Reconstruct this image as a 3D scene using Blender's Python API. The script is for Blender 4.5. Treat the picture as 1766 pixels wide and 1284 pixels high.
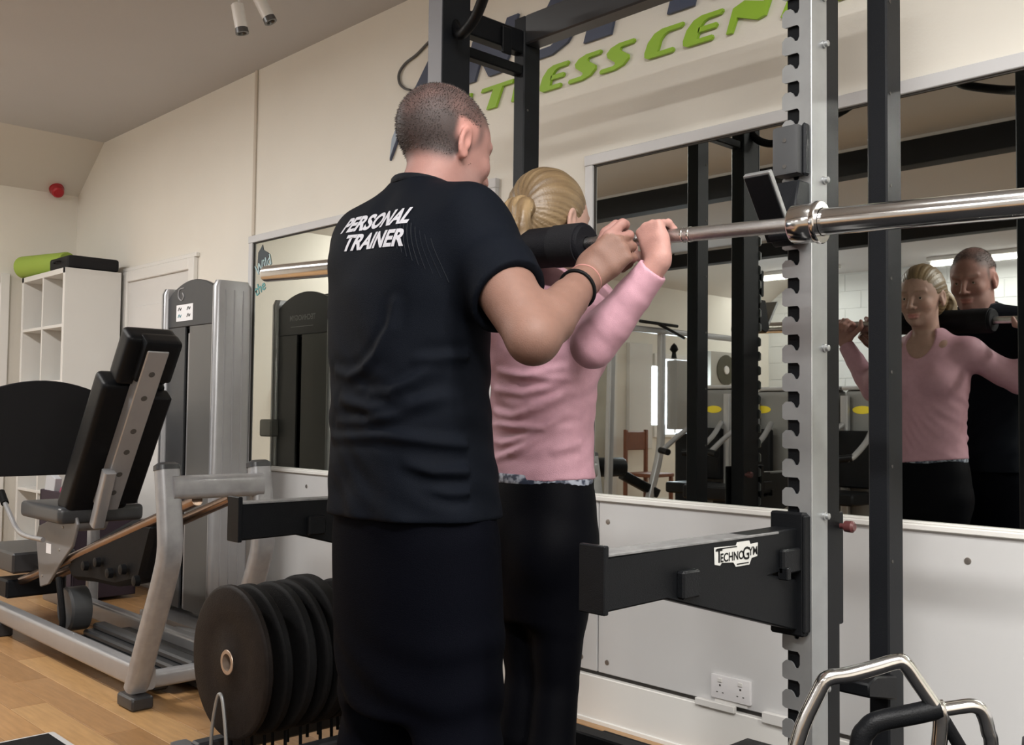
import bpy, bmesh, math, random
import numpy as np
from mathutils import Vector, Matrix
from mathutils.bvhtree import BVHTree
random.seed(4)
SC = bpy.context.scene
COL = SC.collection
for o in list(bpy.data.objects): bpy.data.objects.remove(o)

# ------------------------------------------------------------------ camera
# world: +y is towards the mirror wall, -x runs away to the left along it, z up
FPX, YAW, PITCH, ROLL, HC = 1732.9, 0.8062, 0.0422, 0.0112, 1.1
cF = Vector((-math.sin(YAW)*math.cos(PITCH), math.cos(YAW)*math.cos(PITCH), math.sin(PITCH)))
r0 = Vector((math.cos(YAW), math.sin(YAW), 0)); u0 = r0.cross(cF)
cR = r0*math.cos(ROLL)+u0*math.sin(ROLL); cU = u0*math.cos(ROLL)-r0*math.sin(ROLL)
cam = bpy.data.cameras.new('camera'); camo = bpy.data.objects.new('camera', cam); COL.objects.link(camo)
cam.sensor_fit = 'HORIZONTAL'; cam.sensor_width = 36; cam.lens = FPX/1766*36; cam.clip_start = .02
Mx = Matrix((cR, cU, -cF)).transposed().to_4x4(); Mx.translation = Vector((0, 0, HC)); camo.matrix_world = Mx
SC.camera = camo
W = 2.761                                   # plane of the mirror glass

# ------------------------------------------------------------------ world, lights, exposure
wd = bpy.data.worlds.new('world'); SC.world = wd; wd.use_nodes = True
wd.node_tree.nodes['Background'].inputs[0].default_value = (.75, .85, 1, 1)
wd.node_tree.nodes['Background'].inputs[1].default_value = 1.6
SC.view_settings.view_transform = 'Standard'; SC.view_settings.look = 'None'
SC.view_settings.gamma = 1; SC.view_settings.use_curve_mapping = False
SC.view_settings.exposure = 1.45
def area(name, loc, size, power, col, rot=(0, 0, 0)):
    l = bpy.data.lights.new(name, 'AREA'); l.shape = 'RECTANGLE'; l.size = size[0]; l.size_y = size[1]
    l.energy = power; l.color = col
    o = bpy.data.objects.new(name, l); COL.objects.link(o); o.location = loc; o.rotation_euler = rot
    return o
WARM = (1.0, .975, .945)
FIX = [(.2, -.2, 0, 43), (1.4, .9, 0, 36), (-1.0, -2.4, 0, 14), (-4.6, .3, 0, 27), (-6.6, 0.2, 0, 14), (-4.45, -6.05, 0, 9), (-6.7, -5.85, 0, 7), (-1.6, -5.4, 0, 7), (1.4, -3.6, 0, 12), (-.35, .85, 0, 13)]
# ------------------------------------------------------------------ helpers
def _n(nt, t, **kw):
    n = nt.nodes.new(t)
    for k, v in kw.items(): setattr(n, k, v)
    return n
MATS = {}
def mat(name, col, rough=.5, metal=0., noise=0., nscale=30., bump=0., bscale=200., spec=None, attr=None, sss=0., streak=None, coat=0., emis=0.):
    if name in MATS: return MATS[name]
    m = bpy.data.materials.new(name); m.use_nodes = True; nt = m.node_tree; b = nt.nodes['Principled BSDF']; L = nt.links
    b.inputs['Base Color'].default_value = (*col, 1); b.inputs['Roughness'].default_value = rough; b.inputs['Metallic'].default_value = metal
    if spec is None and max(col) < .03 and not metal: spec = .12
    if spec is not None: b.inputs['Specular IOR Level'].default_value = spec
    if coat: b.inputs['Coat Weight'].default_value = coat; b.inputs['Coat Roughness'].default_value = .15
    if sss:
        b.inputs['Subsurface Weight'].default_value = sss; b.inputs['Subsurface Radius'].default_value = (.012, .005, .003); b.inputs['Subsurface Scale'].default_value = 1
    if emis:
        b.inputs['Emission Color'].default_value = (*col, 1); b.inputs['Emission Strength'].default_value = emis
    tc = _n(nt, 'ShaderNodeTexCoord')
    src = None
    if attr:
        a = _n(nt, 'ShaderNodeAttribute', attribute_name=attr); src = a.outputs['Color']
    if noise:
        no = _n(nt, 'ShaderNodeTexNoise'); no.inputs['Scale'].default_value = nscale; no.inputs['Detail'].default_value = 5
        if streak:
            mp = _n(nt, 'ShaderNodeMapping'); mp.inputs['Scale'].default_value = streak; L.new(tc.outputs['Object'], mp.inputs[0]); L.new(mp.outputs[0], no.inputs['Vector'])
        else: L.new(tc.outputs['Object'], no.inputs['Vector'])
        mr = _n(nt, 'ShaderNodeMapRange'); mr.inputs[1].default_value = .25; mr.inputs[2].default_value = .75; mr.inputs[3].default_value = 1-noise; mr.inputs[4].default_value = 1+noise
        L.new(no.outputs[0], mr.inputs[0])
        vm = _n(nt, 'ShaderNodeVectorMath', operation='SCALE')
        if src: L.new(src, vm.inputs[0])
        else: vm.inputs[0].default_value = col
        L.new(mr.outputs[0], vm.inputs['Scale']); src = vm.outputs[0]
    if src: L.new(src, b.inputs['Base Color'])
    if bump:
        bn = _n(nt, 'ShaderNodeTexNoise'); bn.inputs['Scale'].default_value = bscale; bn.inputs['Detail'].default_value = 3
        if streak and not noise:
            mp = _n(nt, 'ShaderNodeMapping'); mp.inputs['Scale'].default_value = streak; L.new(tc.outputs['Object'], mp.inputs[0]); L.new(mp.outputs[0], bn.inputs['Vector'])
        else: L.new(tc.outputs['Object'], bn.inputs['Vector'])
        bu = _n(nt, 'ShaderNodeBump'); bu.inputs['Strength'].default_value = bump; bu.inputs['Distance'].default_value = .002
        L.new(bn.outputs[0], bu.inputs['Height']); L.new(bu.outputs[0], b.inputs['Normal'])
    MATS[name] = m
    return m

CREAM = mat('cream_wall_paint', (.79, .76, .69), .75, noise=.035, nscale=1.6, bump=.25, bscale=120)
CEIL = mat('ceiling_paint', (.53, .53, .54), .85, noise=.03, nscale=1.2, bump=.2, bscale=90)
WHITEP = mat('white_paint', (.70, .69, .67), .5, noise=.02, nscale=3)
DADO = mat('white_laminate_panel', (.60, .60, .60), .38, noise=.03, nscale=2.2)
SILL = mat('white_gloss_rail', (.80, .79, .76), .35)
FRAME = mat('grey_white_frame', (.62, .62, .63), .45)
BEAM = mat('dark_beam_paint', (.02, .021, .023), .6, noise=.1, nscale=5)
BLACKM = mat('black_powder_coat', (.0055, .006, .007), .4, bump=.3, bscale=600, noise=.1, nscale=20)
DARKM = mat('charcoal_powder_coat', (.010, .011, .013), .42, bump=.25, bscale=500)
GALV = mat('galvanised_steel', (.35, .36, .365), .42, metal=.75, noise=.08, nscale=18)
CHROME = mat('chrome', (.72, .71, .70), .16, metal=1, noise=.06, nscale=40)
CHROME2 = mat('worn_bar_steel', (.60, .60, .60), .26, metal=1, noise=.1, nscale=120, bump=.4, bscale=700)
SILVER = mat('silver_paint', (.34, .34, .35), .34, metal=.45, noise=.05, nscale=12, coat=.3)
SILVER_WORN = mat('scuffed_silver_paint', (.32, .32, .33), .38, metal=.4, noise=.13, nscale=26, coat=.25)
BRONZE = mat('brown_rail_metal', (.30, .21, .16), .25, metal=.9, noise=.12, nscale=14)
GREYP = mat('grey_plastic', (.050, .052, .055), .45, noise=.05, nscale=8)
GREYD = mat('dark_grey_plastic', (.026, .027, .030), .35, noise=.05, nscale=8)
RUBBER = mat('black_rubber', (.006, .006, .0065), .62, noise=.25, nscale=60, bump=.5, bscale=300)
PLATE = mat('worn_plate_rubber', (.013, .010, .009), .55, noise=.3, nscale=22, bump=.5, bscale=240)
VINYL = mat('black_vinyl', (.006, .0065, .0075), .36, bump=.35, bscale=350)
FOAM = mat('black_foam', (.005, .005, .007), .6, bump=.6, bscale=500)
HUB = mat('brass_hub', (.46, .36, .29), .4, metal=.7)
BLUEK = mat('dark_blue_letter', (.06, .075, .125), .5, noise=.05, nscale=10)
GREEN = mat('lime_green_letter', (.30, .52, .035), .5, noise=.04, nscale=6)
WHITE = mat('white_print', (.78, .78, .80), .6)
PRINT = mat('shirt_print_ink', (.42, .42, .46), .6, noise=.12, nscale=300)
LOGOBLK = mat('black_print', (.01, .01, .01), .5)
RED = mat('red_plastic', (.42, .02, .03), .35)
LIMEF = mat('lime_foam', (.30, .42, .06), .7, bump=.5, bscale=150)
YEL = mat('yellow_sticker', (.75, .60, .03), .5)
SOCK = mat('white_plastic', (.76, .75, .76), .3)
SEAM = mat('dark_gap', (.06, .055, .05), .8)
WOODEDGE = mat('wood_edge', (.42, .25, .12), .5, noise=.15, nscale=20, streak=(1, 8, 8))
MATR = mat('black_rubber_mat', (.008, .008, .009), .7, noise=.3, nscale=150, bump=.6, bscale=200)

def finish(o, label=None, cat=None, group=None, kind=None):
    if label: o['label'] = label
    if cat: o['category'] = cat
    if group: o['group'] = group
    if kind: o['kind'] = kind
    return o
def empty(name, loc, label, cat, group=None, rotz=0):
    o = bpy.data.objects.new(name, None); COL.objects.link(o); o.location = loc; o.rotation_euler = (0, 0, rotz)
    o.empty_display_size = .1
    return finish(o, label, cat, group)
def world_of(p):
    m = Matrix.Identity(4); chain = []
    while p: chain.append(p); p = p.parent
    for q in reversed(chain): m = m @ (Matrix.Translation(q.location) @ q.rotation_euler.to_matrix().to_4x4())
    return m
class MB:
    """collects shapes given in WORLD coordinates; build() links them as one mesh object"""
    def __init__(s): s.bm = bmesh.new()
    def _add(s, vs, fs):
        v = [s.bm.verts.new(p) for p in vs]
        out = []
        for f in fs:
            try: out.append(s.bm.faces.new([v[i] for i in f]))
            except ValueError: pass
        return v, out
    def box(s, lo, hi, bev=.002, M=None, seg=1):
        lo = Vector(lo); hi = Vector(hi); c = (lo+hi)/2; d = hi-lo
        bm = bmesh.new(); bmesh.ops.create_cube(bm, size=1, matrix=Matrix.Translation(c) @ Matrix.Diagonal((abs(d.x), abs(d.y), abs(d.z), 1)))
        if bev: bmesh.ops.bevel(bm, geom=bm.edges[:], offset=min(bev, min(abs(d.x), abs(d.y), abs(d.z))*.45), segments=seg, affect='EDGES', profile=.7)
        if M is not None: bmesh.ops.transform(bm, matrix=M, verts=bm.verts)
        return s.merge(bm)
    def merge(s, bm):
        me = bpy.data.meshes.new('tmp'); bm.to_mesh(me); bm.free(); s.bm.from_mesh(me); bpy.data.meshes.remove(me); return s
    def prism(s, pts, direction, bev=0):
        """pts: planar 3D polygon, direction: extrusion vector"""
        bm = bmesh.new(); v = [bm.verts.new(p) for p in pts]; f = bm.faces.new(v)
        r = bmesh.ops.extrude_face_region(bm, geom=[f]); nv = [g for g in r['geom'] if isinstance(g, bmesh.types.BMVert)]
        bmesh.ops.translate(bm, verts=nv, vec=Vector(direction)); bmesh.ops.recalc_face_normals(bm, faces=bm.faces[:])
        if bev: bmesh.ops.bevel(bm, geom=bm.edges[:], offset=bev, segments=1, affect='EDGES')
        return s.merge(bm)
    def sweep(s, path, prof, up=(0, 0, 1), cap=True, closed=False):
        path = [Vector(p) for p in path]; n = len(path); rings = []
        if not isinstance(prof[0][0], (list, tuple)): profs = [prof]*n
        else: profs = prof
        prevS = None
        for i, p in enumerate(path):
            if closed: t0 = (p-path[i-1]).normalized(); t1 = (path[(i+1) % n]-p).normalized()
            else:
                t0 = (p-path[i-1]).normalized() if i else (path[1]-p).normalized()
                t1 = (path[i+1]-p).normalized() if i < n-1 else t0
            t = (t0+t1).normalized(); c = max(.35, t.dot(t0))
            if prevS is None:
                u = Vector(up)
                if abs(u.dot(t)) > .97: u = Vector((0, 1, 0)) if abs(t.y) < .9 else Vector((1, 0, 0))
                sd = t.cross(u).normalized()
            else:
                sd = (prevS - t*prevS.dot(t)).normalized()
            u = sd.cross(t).normalized(); prevS = sd
            bend = (t1-t0); bl = bend.length
            ring = []
            for (a, b) in profs[i]:
                off = sd*a+u*b
                if bl > 1e-4:
                    bn = bend.normalized(); off = off+bn*off.dot(bn)*(1/c-1)
                ring.append(s.bm.verts.new(p+off))
            rings.append(ring)
        m = len(rings[0])
        for i in range(n if closed else n-1):
            A = rings[i]; B = rings[(i+1) % n]
            for j in range(m): s.bm.faces.new((A[j], A[(j+1) % m], B[(j+1) % m], B[j]))
        if cap and not closed:
            s.bm.faces.new(rings[0][::-1]); s.bm.faces.new(rings[-1])
        return s
    def tube(s, path, r, seg=12, up=(0, 0, 1), closed=False):
        if isinstance(r, (list, tuple)): pr = [[(q*math.cos(2*math.pi*k/seg), q*math.sin(2*math.pi*k/seg)) for k in range(seg)] for q in r]
        else: pr = [(r*math.cos(2*math.pi*k/seg), r*math.sin(2*math.pi*k/seg)) for k in range(seg)]
        return s.sweep(path, pr, up, closed=closed)
    def lathe(s, p0, axis, prof, seg=32):
        """prof: list of (distance along the axis, radius)"""
        return s._lathe(Vector(p0), Vector(axis).normalized(), prof, seg)
    def _lathe(s, p0, ax, prof, seg):
        u = Vector((0, 0, 1)) if abs(ax.z) < .9 else Vector((1, 0, 0)); e1 = ax.cross(u).normalized(); e2 = ax.cross(e1)
        rings = []
        for (a, r) in prof:
            if r < 1e-5: rings.append([s.bm.verts.new(p0+ax*a)])
            else: rings.append([s.bm.verts.new(p0+ax*a+(e1*math.cos(2*math.pi*k/seg)+e2*math.sin(2*math.pi*k/seg))*r) for k in range(seg)])
        for A, B in zip(rings, rings[1:]):
            for j in range(seg):
                k = (j+1) % seg
                if len(A) == 1 and len(B) == 1: continue
                if len(A) == 1: s.bm.faces.new((A[0], B[k], B[j]))
                elif len(B) == 1: s.bm.faces.new((A[j], A[k], B[0]))
                else: s.bm.faces.new((A[j], A[k], B[k], B[j]))
        return s
    def build(s, name, m, parent=None, sharp=35, smooth=True, **kw):
        bmesh.ops.recalc_face_normals(s.bm, faces=s.bm.faces[:])
        if parent is not None: bmesh.ops.transform(s.bm, matrix=world_of(parent).inverted(), verts=s.bm.verts)
        me = bpy.data.meshes.new(name); s.bm.to_mesh(me); s.bm.free()
        if smooth:
            me.polygons.foreach_set('use_smooth', [True]*len(me.polygons)); me.set_sharp_from_angle(angle=math.radians(sharp))
        me.materials.append(m)
        o = bpy.data.objects.new(name, me); COL.objects.link(o)
        if parent is not None: o.parent = parent
        return finish(o, **kw)
def rrect(w, h, r=.006, n=3):
    out = []
    for cx, cy, a in ((w/2-r, h/2-r, 0), (-w/2+r, h/2-r, 90), (-w/2+r, -h/2+r, 180), (w/2-r, -h/2+r, 270)):
        for k in range(n+1):
            t = math.radians(a+90*k/n); out.append((cx+r*math.cos(t), cy+r*math.sin(t)))
    return out
def arc(c, r, a0, a1, n, e1, e2):
    c = Vector(c); e1 = Vector(e1); e2 = Vector(e2)
    return [c+(e1*math.cos(math.radians(a0+(a1-a0)*i/n))+e2*math.sin(math.radians(a0+(a1-a0)*i/n)))*r for i in range(n+1)]
def smooth_path(pts, n=6):
    P = [Vector(p) for p in pts]; out = []
    for i in range(len(P)-1):
        p0 = P[max(i-1, 0)]; p1 = P[i]; p2 = P[i+1]; p3 = P[min(i+2, len(P)-1)]
        for k in range(n):
            t = k/n; out.append(.5*((2*p1)+(p2-p0)*t+(2*p0-5*p1+4*p2-p3)*t*t+(3*p1-p0-3*p2+p3)*t**3))
    out.append(P[-1]); return out
def pos(o): return world_of(o)
def struct(name, mb, m, **kw): return mb.build(name, m, kind='structure', **kw)

# ceiling fluorescents: two seen mirrored, the rest added unseen to brighten the room
TUBE = mat('lit_tube', (1, .97, .92), .5, emis=5.)
for (fx, fy, rz, pw) in FIX:
    t = empty('strip_light', (fx, fy, 2.985), 'x', 'light')
    MB().box((fx-.62, fy-.045, 2.94), (fx+.62, fy+.045, 2.985), .004).build('housing', WHITEP, t)
    MB().tube([(fx-.58, fy, 2.915), (fx+.58, fy, 2.915)], .014).build('tube', TUBE, t)
    FIXL = area('strip_glow', (fx, fy, 2.89), (1.15, .12), pw, WARM)
    FIXL.parent = t; FIXL.location = (0, 0, 2.89-2.985)
    t['label'] = {0: 'added, unseen fluorescent strip light on the ceiling behind the photographer', 1: 'added, unseen fluorescent strip light on the ceiling to the right of the rack',
                  2: 'added, unseen fluorescent strip light between the two dark ceiling beams', 3: 'added, unseen fluorescent strip light on the ceiling above the leg press side',
                  4: 'added, unseen fluorescent strip light nearest the shelf corner', 5: 'lit fluorescent strip by the far wall, mirrored above the man\'s head',
                  6: 'lit fluorescent strip in the far corner, mirrored beside the slotted upright', 7: 'added, unseen fluorescent strip light near the middle of the far wall',
                  8: 'added, unseen fluorescent strip light far back on the right', 9: 'added, unseen fluorescent strip light on the ceiling just above the photographer'}[FIX.index((fx, fy, rz, pw))]
    t['category'] = 'light'
# ================================================================== ROOM
XL, XR, YB, ZC = -7.53, 2.6, -6.6, 2.987
YW = W+.008
def plankmat(name, c1, c2):
    m = mat(name, c1, .34, noise=.16, nscale=9, streak=(1.2, 12, 12), bump=.15, bscale=60)
    return m
FL = [mat('oak_laminate_%s' % n, c, .36, noise=.17, nscale=7, streak=(1, 9, 9), bump=.12, bscale=50) for n, c in
      (('light', (.42, .245, .105)), ('honey', (.37, .205, .085)), ('tan', (.33, .18, .075)), ('deep', (.29, .155, .062)))]
# brick-pattern wood for the floor out of the camera's direct sight
fm = bpy.data.materials.new('oak_laminate_floor'); fm.use_nodes = True; nt = fm.node_tree; b = nt.nodes['Principled BSDF']
tc = _n(nt, 'ShaderNodeTexCoord'); br = _n(nt, 'ShaderNodeTexBrick'); br.inputs['Color1'].default_value = (.45, .27, .12, 1); br.inputs['Color2'].default_value = (.34, .19, .08, 1)
br.inputs['Mortar'].default_value = (.12, .06, .03, 1); br.inputs['Scale'].default_value = 1; br.inputs['Mortar Size'].default_value = .0015; br.inputs['Brick Width'].default_value = .9; br.inputs['Row Height'].default_value = .13
nt.links.new(tc.outputs['Object'], br.inputs['Vector']); nt.links.new(br.outputs['Color'], b.inputs['Base Color']); b.inputs['Roughness'].default_value = .38
floor = struct('floor', MB().box((XL-.1, YB-.1, -.08), (XR+.1, YW+.1, -.004), 0), fm)
# laminate boards that can be told apart, left part of the frame
y = .62; row = 0
while y < 2.735:
    x = XL+.01 - (row*.37 % .9); h = min(.13, 2.745-y)
    while x < -2.35:
        x1 = min(x+.9, -2.32); x0 = max(x, XL+.005)
        if x1-x0 > .03:
            MB().box((x0+.0008, y+.0008, -.006), (x1-.0008, y+h-.0008, 0), .0012).build('floorboard', random.choice(FL), floor)
        x += .9
    y += .13; row += 1
wall_back = struct('wall_back', MB().box((XL-.1, YW, -.05), (XR+.1, YW+.12, 3.1), 0), CREAM)
wall_left = struct('wall_left', MB().box((XL-.12, YB-.1, -.05), (XL, YW+.1, 3.1), 0), CREAM)
BRICKW = mat('white_painted_block', (.66, .68, .68), .55, bump=.3, bscale=60)
wall_front = struct('wall_front', MB().box((XL-.1, YB-.12, -.05), (XR+.1, YB, 3.1), 0), BRICKW)
# painted blockwork courses on the far wall: real joints, joined (seen only in the mirror)
jb = MB()
for r in range(13):
    z0 = .05+r*.225
    for c in range(24):
        x0 = XL+.02+c*.44+(r % 2)*.22-.2
        a, bb = max(x0, XL), min(x0+.432, XR)
        if bb-a > .05: jb.box((a, YB, z0), (bb, YB+.006, z0+.217), .003)
jb.build('painted_block', BRICKW, wall_front, kind='stuff')
wall_right = struct('wall_right', MB().box((XR, YB-.1, -.05), (XR+.12, YW+.1, 3.1), 0), CREAM)
ceiling = struct('ceiling', MB().box((XL-.1, YB-.1, ZC), (XR+.1, YW+.1, 3.1), 0), CEIL)
# sloping coving where the ceiling meets the end wall
trim = struct('trim_1', MB().prism([(XL, YB, 2.669), (XL, YB, ZC), (-7.07, YB, ZC)], (0, YW-YB, 0)), mat('coving_paint', (.66, .64, .60), .8, noise=.03, nscale=1.5))
for i, (y0, z0, z1) in enumerate(((-1.06, 2.80, ZC), (-3.9, 2.82, ZC))):
    bm_ = MB().box((-7.40, y0-.07, z0), (XR, y0+.07, z1), .004); bo = struct('trim_%d' % (i+2), bm_, BEAM)
    MB().box((-7.05, y0+.07, z1-.02), (XR, y0+.078, z1), .001).build('bead', FRAME, bo)
# vertical joint cover on the mirror wall
struct('trim_4', MB().box((-4.957, YW-.012, 2.066), (-4.934, YW, ZC), .003), mat('joint_cover', (.60, .54, .46), .6))
# ---- white dado with screws, rail, skirting
SCR = mat('screw_head', (.38, .35, .32), .35, metal=.8)
SC_ = [((-4.925, -3.63), [(-4.87, .73), (-4.334, .733), (-3.70, .73), (-4.87, .226), (-3.70, .226)]),
       ((-3.63, -2.405), [(-3.56, .73), (-3.0, .73), (-2.483, .725), (-3.56, .226), (-2.483, .227)]),
       ((-2.405, .03), [(-2.36, .723), (-1.101, .725), (-.1, .725), (-2.36, .227), (-1.101, .2)]),
       ((.03, 2.47), [(.1, .725), (2.4, .725)])]
for (a, b_), scr in SC_:
    p = MB().box((a+.003, YW-.022, .186), (b_-.003, YW, .80), .0025).build('dado_panel', DADO, wall_back)
    for (sx, sz) in scr:
        MB().lathe((sx, YW-.021, sz), (0, -1, 0), [(0, .010), (.003, .009), (.004, .004), (.003, .0)], 14).build('screw', SCR, p)
struct('baseboard_back', MB().box((-7.4, YW-.028, 0), (XR, YW, .170), .003).box((-7.4, YW-.034, 0), (XR, YW-.02, .02), .002), SILL)
MB().box((-4.94, YW-.006, .168), (XR, YW-.001, .19), 0).build('shadow_gap', SEAM, wall_back)
MB().box((-2.75, YW-.07, 0), (XR, YW-.034, .006), .001).build('wooden_edge', WOODEDGE, floor)
struct('trim_5', MB().box((-4.95, YW-.034, .795), (XR, YW, .812), .003).box((-4.95, YW-.026, .812), (XR, YW, .8185), .002), SILL)
# loose trunking strip under the socket
MB().box((-1.97, YW-.04, .168), (-1.82, YW-.023, .19), .002).box((-1.72, YW-.04, .165), (-1.56, YW-.023, .198), .002).build('trunking', WHITEP, wall_back)
struct('baseboard_left', MB().box((XL, YB, 0), (XL+.02, YW, .12), .003), SILL)
struct('baseboard_front', MB().box((XL, YB+.006, 0), (XR, YB+.026, .12), .003), SILL)
# ---- mirrors
GLASS = mat('mirror_silvering', (.60, .62, .585), .012, metal=1)
def mirror(x0, x1, label, left=True, right=True):
    t = empty('wall_mirror', ((x0+x1)/2, W, .8185), label, 'mirror')
    MB().box((x0, W, .8185), (x1, YW, 2.0235), 0).build('mirror_glass', GLASS, t, smooth=False)
    f = MB().box((x0-.04, YW-.024, 2.0235), (x1+(.04 if right else 0), YW, 2.062), .002)
    if left: f.box((x0-.038, YW-.022, .8185), (x0, YW, 2.0235), .002)
    if right: f.box((x1, YW-.022, .8185), (x1+.038, YW, 2.0235), .002)
    f.build('mirror_frame', FRAME, t)
    f = MB().box((x0, W-.0045, 2.018), (x1, W, 2.0235), 0)
    if left: f.box((x0, W-.0045, .8185), (x0+.005, W, 2.0235), 0)
    f.build('mirror_edge', SEAM, t)
    return t
mirror(-4.927, -3.012, 'wide framed wall mirror behind the man, reflecting the grey weight tower')
mirror(-2.448, 2.5, 'large framed wall mirror at the right, reflecting the two people\'s faces')
# ---- double socket
s_ = empty('wall_socket', (-1.838, YW, .24), 'white double power socket low on the white wall panel', 'socket')
MB().box((-1.911, YW-.034, .203), (-1.765, YW-.022, .277), .004, seg=2).build('faceplate', SOCK, s_)
for cx in (-1.876, -1.800):
    for dx, dz, w_, h_ in ((0, .010, .006, .006), (-.011, -.012, .006, .003), (.011, -.012, .006, .003)):
        MB().box((cx+dx-w_/2, YW-.0347, .236+dz-h_/2), (cx+dx+w_/2, YW-.0335, .236+dz+h_/2), 0).build('pin_slot', SEAM, s_)
    MB().box((cx-.008, YW-.037, .256), (cx+.008, YW-.033, .268), .001).build('rocker_switch', WHITEP, s_)
MB().box((-1.90, YW-.0285, .19), (-1.78, YW-.0225, .203), .001).build('back_box', WHITEP, s_)
# ---- door on the mirror wall
def door_on_back(n, x0, x1, ztop):
    d = struct('door_%d' % n, MB().box((x0+.07, YW-.012, .005), (x1-.07, YW, ztop-.07), .002), WHITEP)
    MB().box((x0, YW-.03, 0), (x0+.07, YW, ztop), .004).box((x1-.07, YW-.03, 0), (x1, YW, ztop), .004).box((x0+.07, YW-.03, ztop-.07), (x1-.07, YW, ztop), .004).build('door_frame', SILL, d)
    MB().box((x0-.02, YW-.024, ztop), (x1+.02, YW, ztop+.025), .003).build('architrave', SILL, d)
    xm = (x0+x1)/2
    for a, b_, c, e in ((x0+.17, x1-.17, .15, .9), (x0+.17, x1-.17, 1.05, 1.78)):
        MB().box((a, YW-.020, c), (b_, YW-.010, e), .006).build('raised_panel', WHITEP, d)
    h = MB().box((x0+.10, YW-.02, 1.37), (x0+.14, YW-.01, 1.50), .002).build('handle_plate', GALV, d)
    MB().tube(smooth_path([(x0+.12, YW-.015, 1.42), (x0+.12, YW-.06, 1.42), (x0+.16, YW-.065, 1.42), (x0+.24, YW-.065, 1.42)]), .009).build('door_handle', GALV, d)
door_on_back(1, -6.62, -5.60, 2.02)
# small grab plate visible on the leaf
# ---- door and windows on the end wall
def opening_left(kind, n, y0, y1, z0, z1, fill, glass=False):
    d = struct('%s_%d' % (kind, n), MB().box((XL, y0, z0), (XL+.03, y0+.06, z1), .003).box((XL, y1-.06, z0), (XL+.03, y1, z1), .003).box((XL, y0+.06, z1-.06), (XL+.03, y1-.06, z1), .003).box((XL, y0+.06, z0), (XL+.05, y1-.06, z0+.04), .003), SILL)
    MB().box((XL+.002, y0+.06, z0+.04), (XL+.016, y1-.06, z1-.06), .001).build('pane' if glass else 'door_leaf', fill, d)
    return d
DAY = mat('daylit_pane', (.78, .88, 1.0), .3, emis=2.2)
opening_left("door", 2, 1.4, 2.31, 0, 2.05, WHITEP)
for n, (y0, y1) in enumerate(((-4.85, -4.05),)):
    w_ = opening_left('window', n+1, y0, y1, .85, 1.86, DAY, True)
    MB().box((XL+.015, (y0+y1)/2-.02, .9), (XL+.03, (y0+y1)/2+.02, 1.8), .002).build('glazing_bar', SILL, w_)
    MB().box((XL+.015, y0+.05, 1.33), (XL+.03, y1-.05, 1.36), .002).build('glazing_bar', SILL, w_)
    MB().box((XL, -3.98, .72), (XL+.05, -3.55, 1.96), .004).build('shutter', WHITEP, w_)
opening_left('door', 3, -3.35, -2.7, 0, 2.0, mat('beige_door', (.45, .43, .36), .5, noise=.08, nscale=4))
area('window_glow', (XL+.06, -4.4, 1.35), (.7, .9), 12, (.8, .9, 1), (0, math.radians(-90), 0))
# ---- rubber mat under the rack, carried on unseen so the bar reflects black
o = MB().box((-2.32, -2.2, -.004), (2.3, 2.69, .012), .003).build('rubber_mat', MATR); finish(o, 'black rubber gym mat under the rack and the two people', 'mat')

# ================================================================== WALL LETTERING
sg = empty('wall_sign', (-2.5, YW, 2.45), 'blue and lime green raised lettering of the gym name above the mirror', 'sign')
SH = .30
def glyph(name, polys, x, z, w, h, m, depth=.012, r=.0):
    mb = MB()
    for pl in polys:
        pts = [(x+u*w+v*h*SH, YW-.003, z+v*h) for (u, v) in pl]
        mb.prism(pts, (0, -depth, 0))
    return mb.build(name, m, sg, sharp=30)
G = {
 'C': [[(1.05, 1), (.38, 1), (.16, .9), (0, .62), (-.04, .25), (0, .08), (.12, 0), (.9, 0), (.94, .08), (.9, .17), (.40, .17), (.42, .6), (.5, .76), (.62, .83), (1.0, .83), (1.06, .92)]],
 'E': [[(1.0, 1), (.38, 1), (.16, .9), (0, .62), (-.04, .25), (0, .08), (.12, 0), (.86, 0), (.9, .08), (.86, .17), (.40, .17), (.42, .6), (.5, .76), (.62, .83), (.96, .83), (1.02, .92)], [(.38, .40), (.9, .40), (.94, .5), (.9, .58), (.38, .58)]],
 'S': [[(1.05, 1), (.45, 1), (.15, .9), (.02, .72), (.10, .55), (.46, .28), (.48, .2), (.4, .16), (-.08, .16), (-.12, .08), (-.08, 0), (.5, 0), (.82, .1), (.98, .3), (.94, .46), (.56, .72), (.56, .8), (.62, .84), (1.02, .84), (1.08, .92)]],
 'T': [[(-.15, 1), (1.15, 1), (1.12, .84), (.72, .84), (.60, 0), (.22, 0), (.34, .84), (-.18, .84)]],
 'N': [[(0, 0), (.14, 0), (.14, .46), (.74, .26), (.92, .36), (.92, 1), (.78, 1), (.78, .8), (.22, 1), (.0, .9)]],
 'N2': [[(.02, 0), (.16, 0), (.20, .50), (.74, .20), (.92, .28), (1.02, 1.75), (.86, 1.75), (.80, .78), (.30, 1.02), (.04, .86)]],
 'F': [[(0, 0), (.34, 0), (.34, .42), (.8, .42), (.8, .58), (.34, .58), (.34, .84), (1, .84), (1, 1), (.2, 1), (0, .85)]],
 'I': [[(.1, 0), (.5, 0), (.5, 1), (.1, 1)]],
 'R': [[(0, 0), (.36, 0), (.36, .36), (.55, .36), (.72, 0), (1.05, 0), (.85, .4), (1, .58), (1, .88), (.85, 1), (.15, 1), (0, .85)]],
 'P': [[(0, 0), (.40, 0), (.40, .34), (.85, .34), (1, .48), (1, .86), (.85, 1), (.15, 1), (0, .85)]],
}
GZ, GH = 2.358, .092
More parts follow.
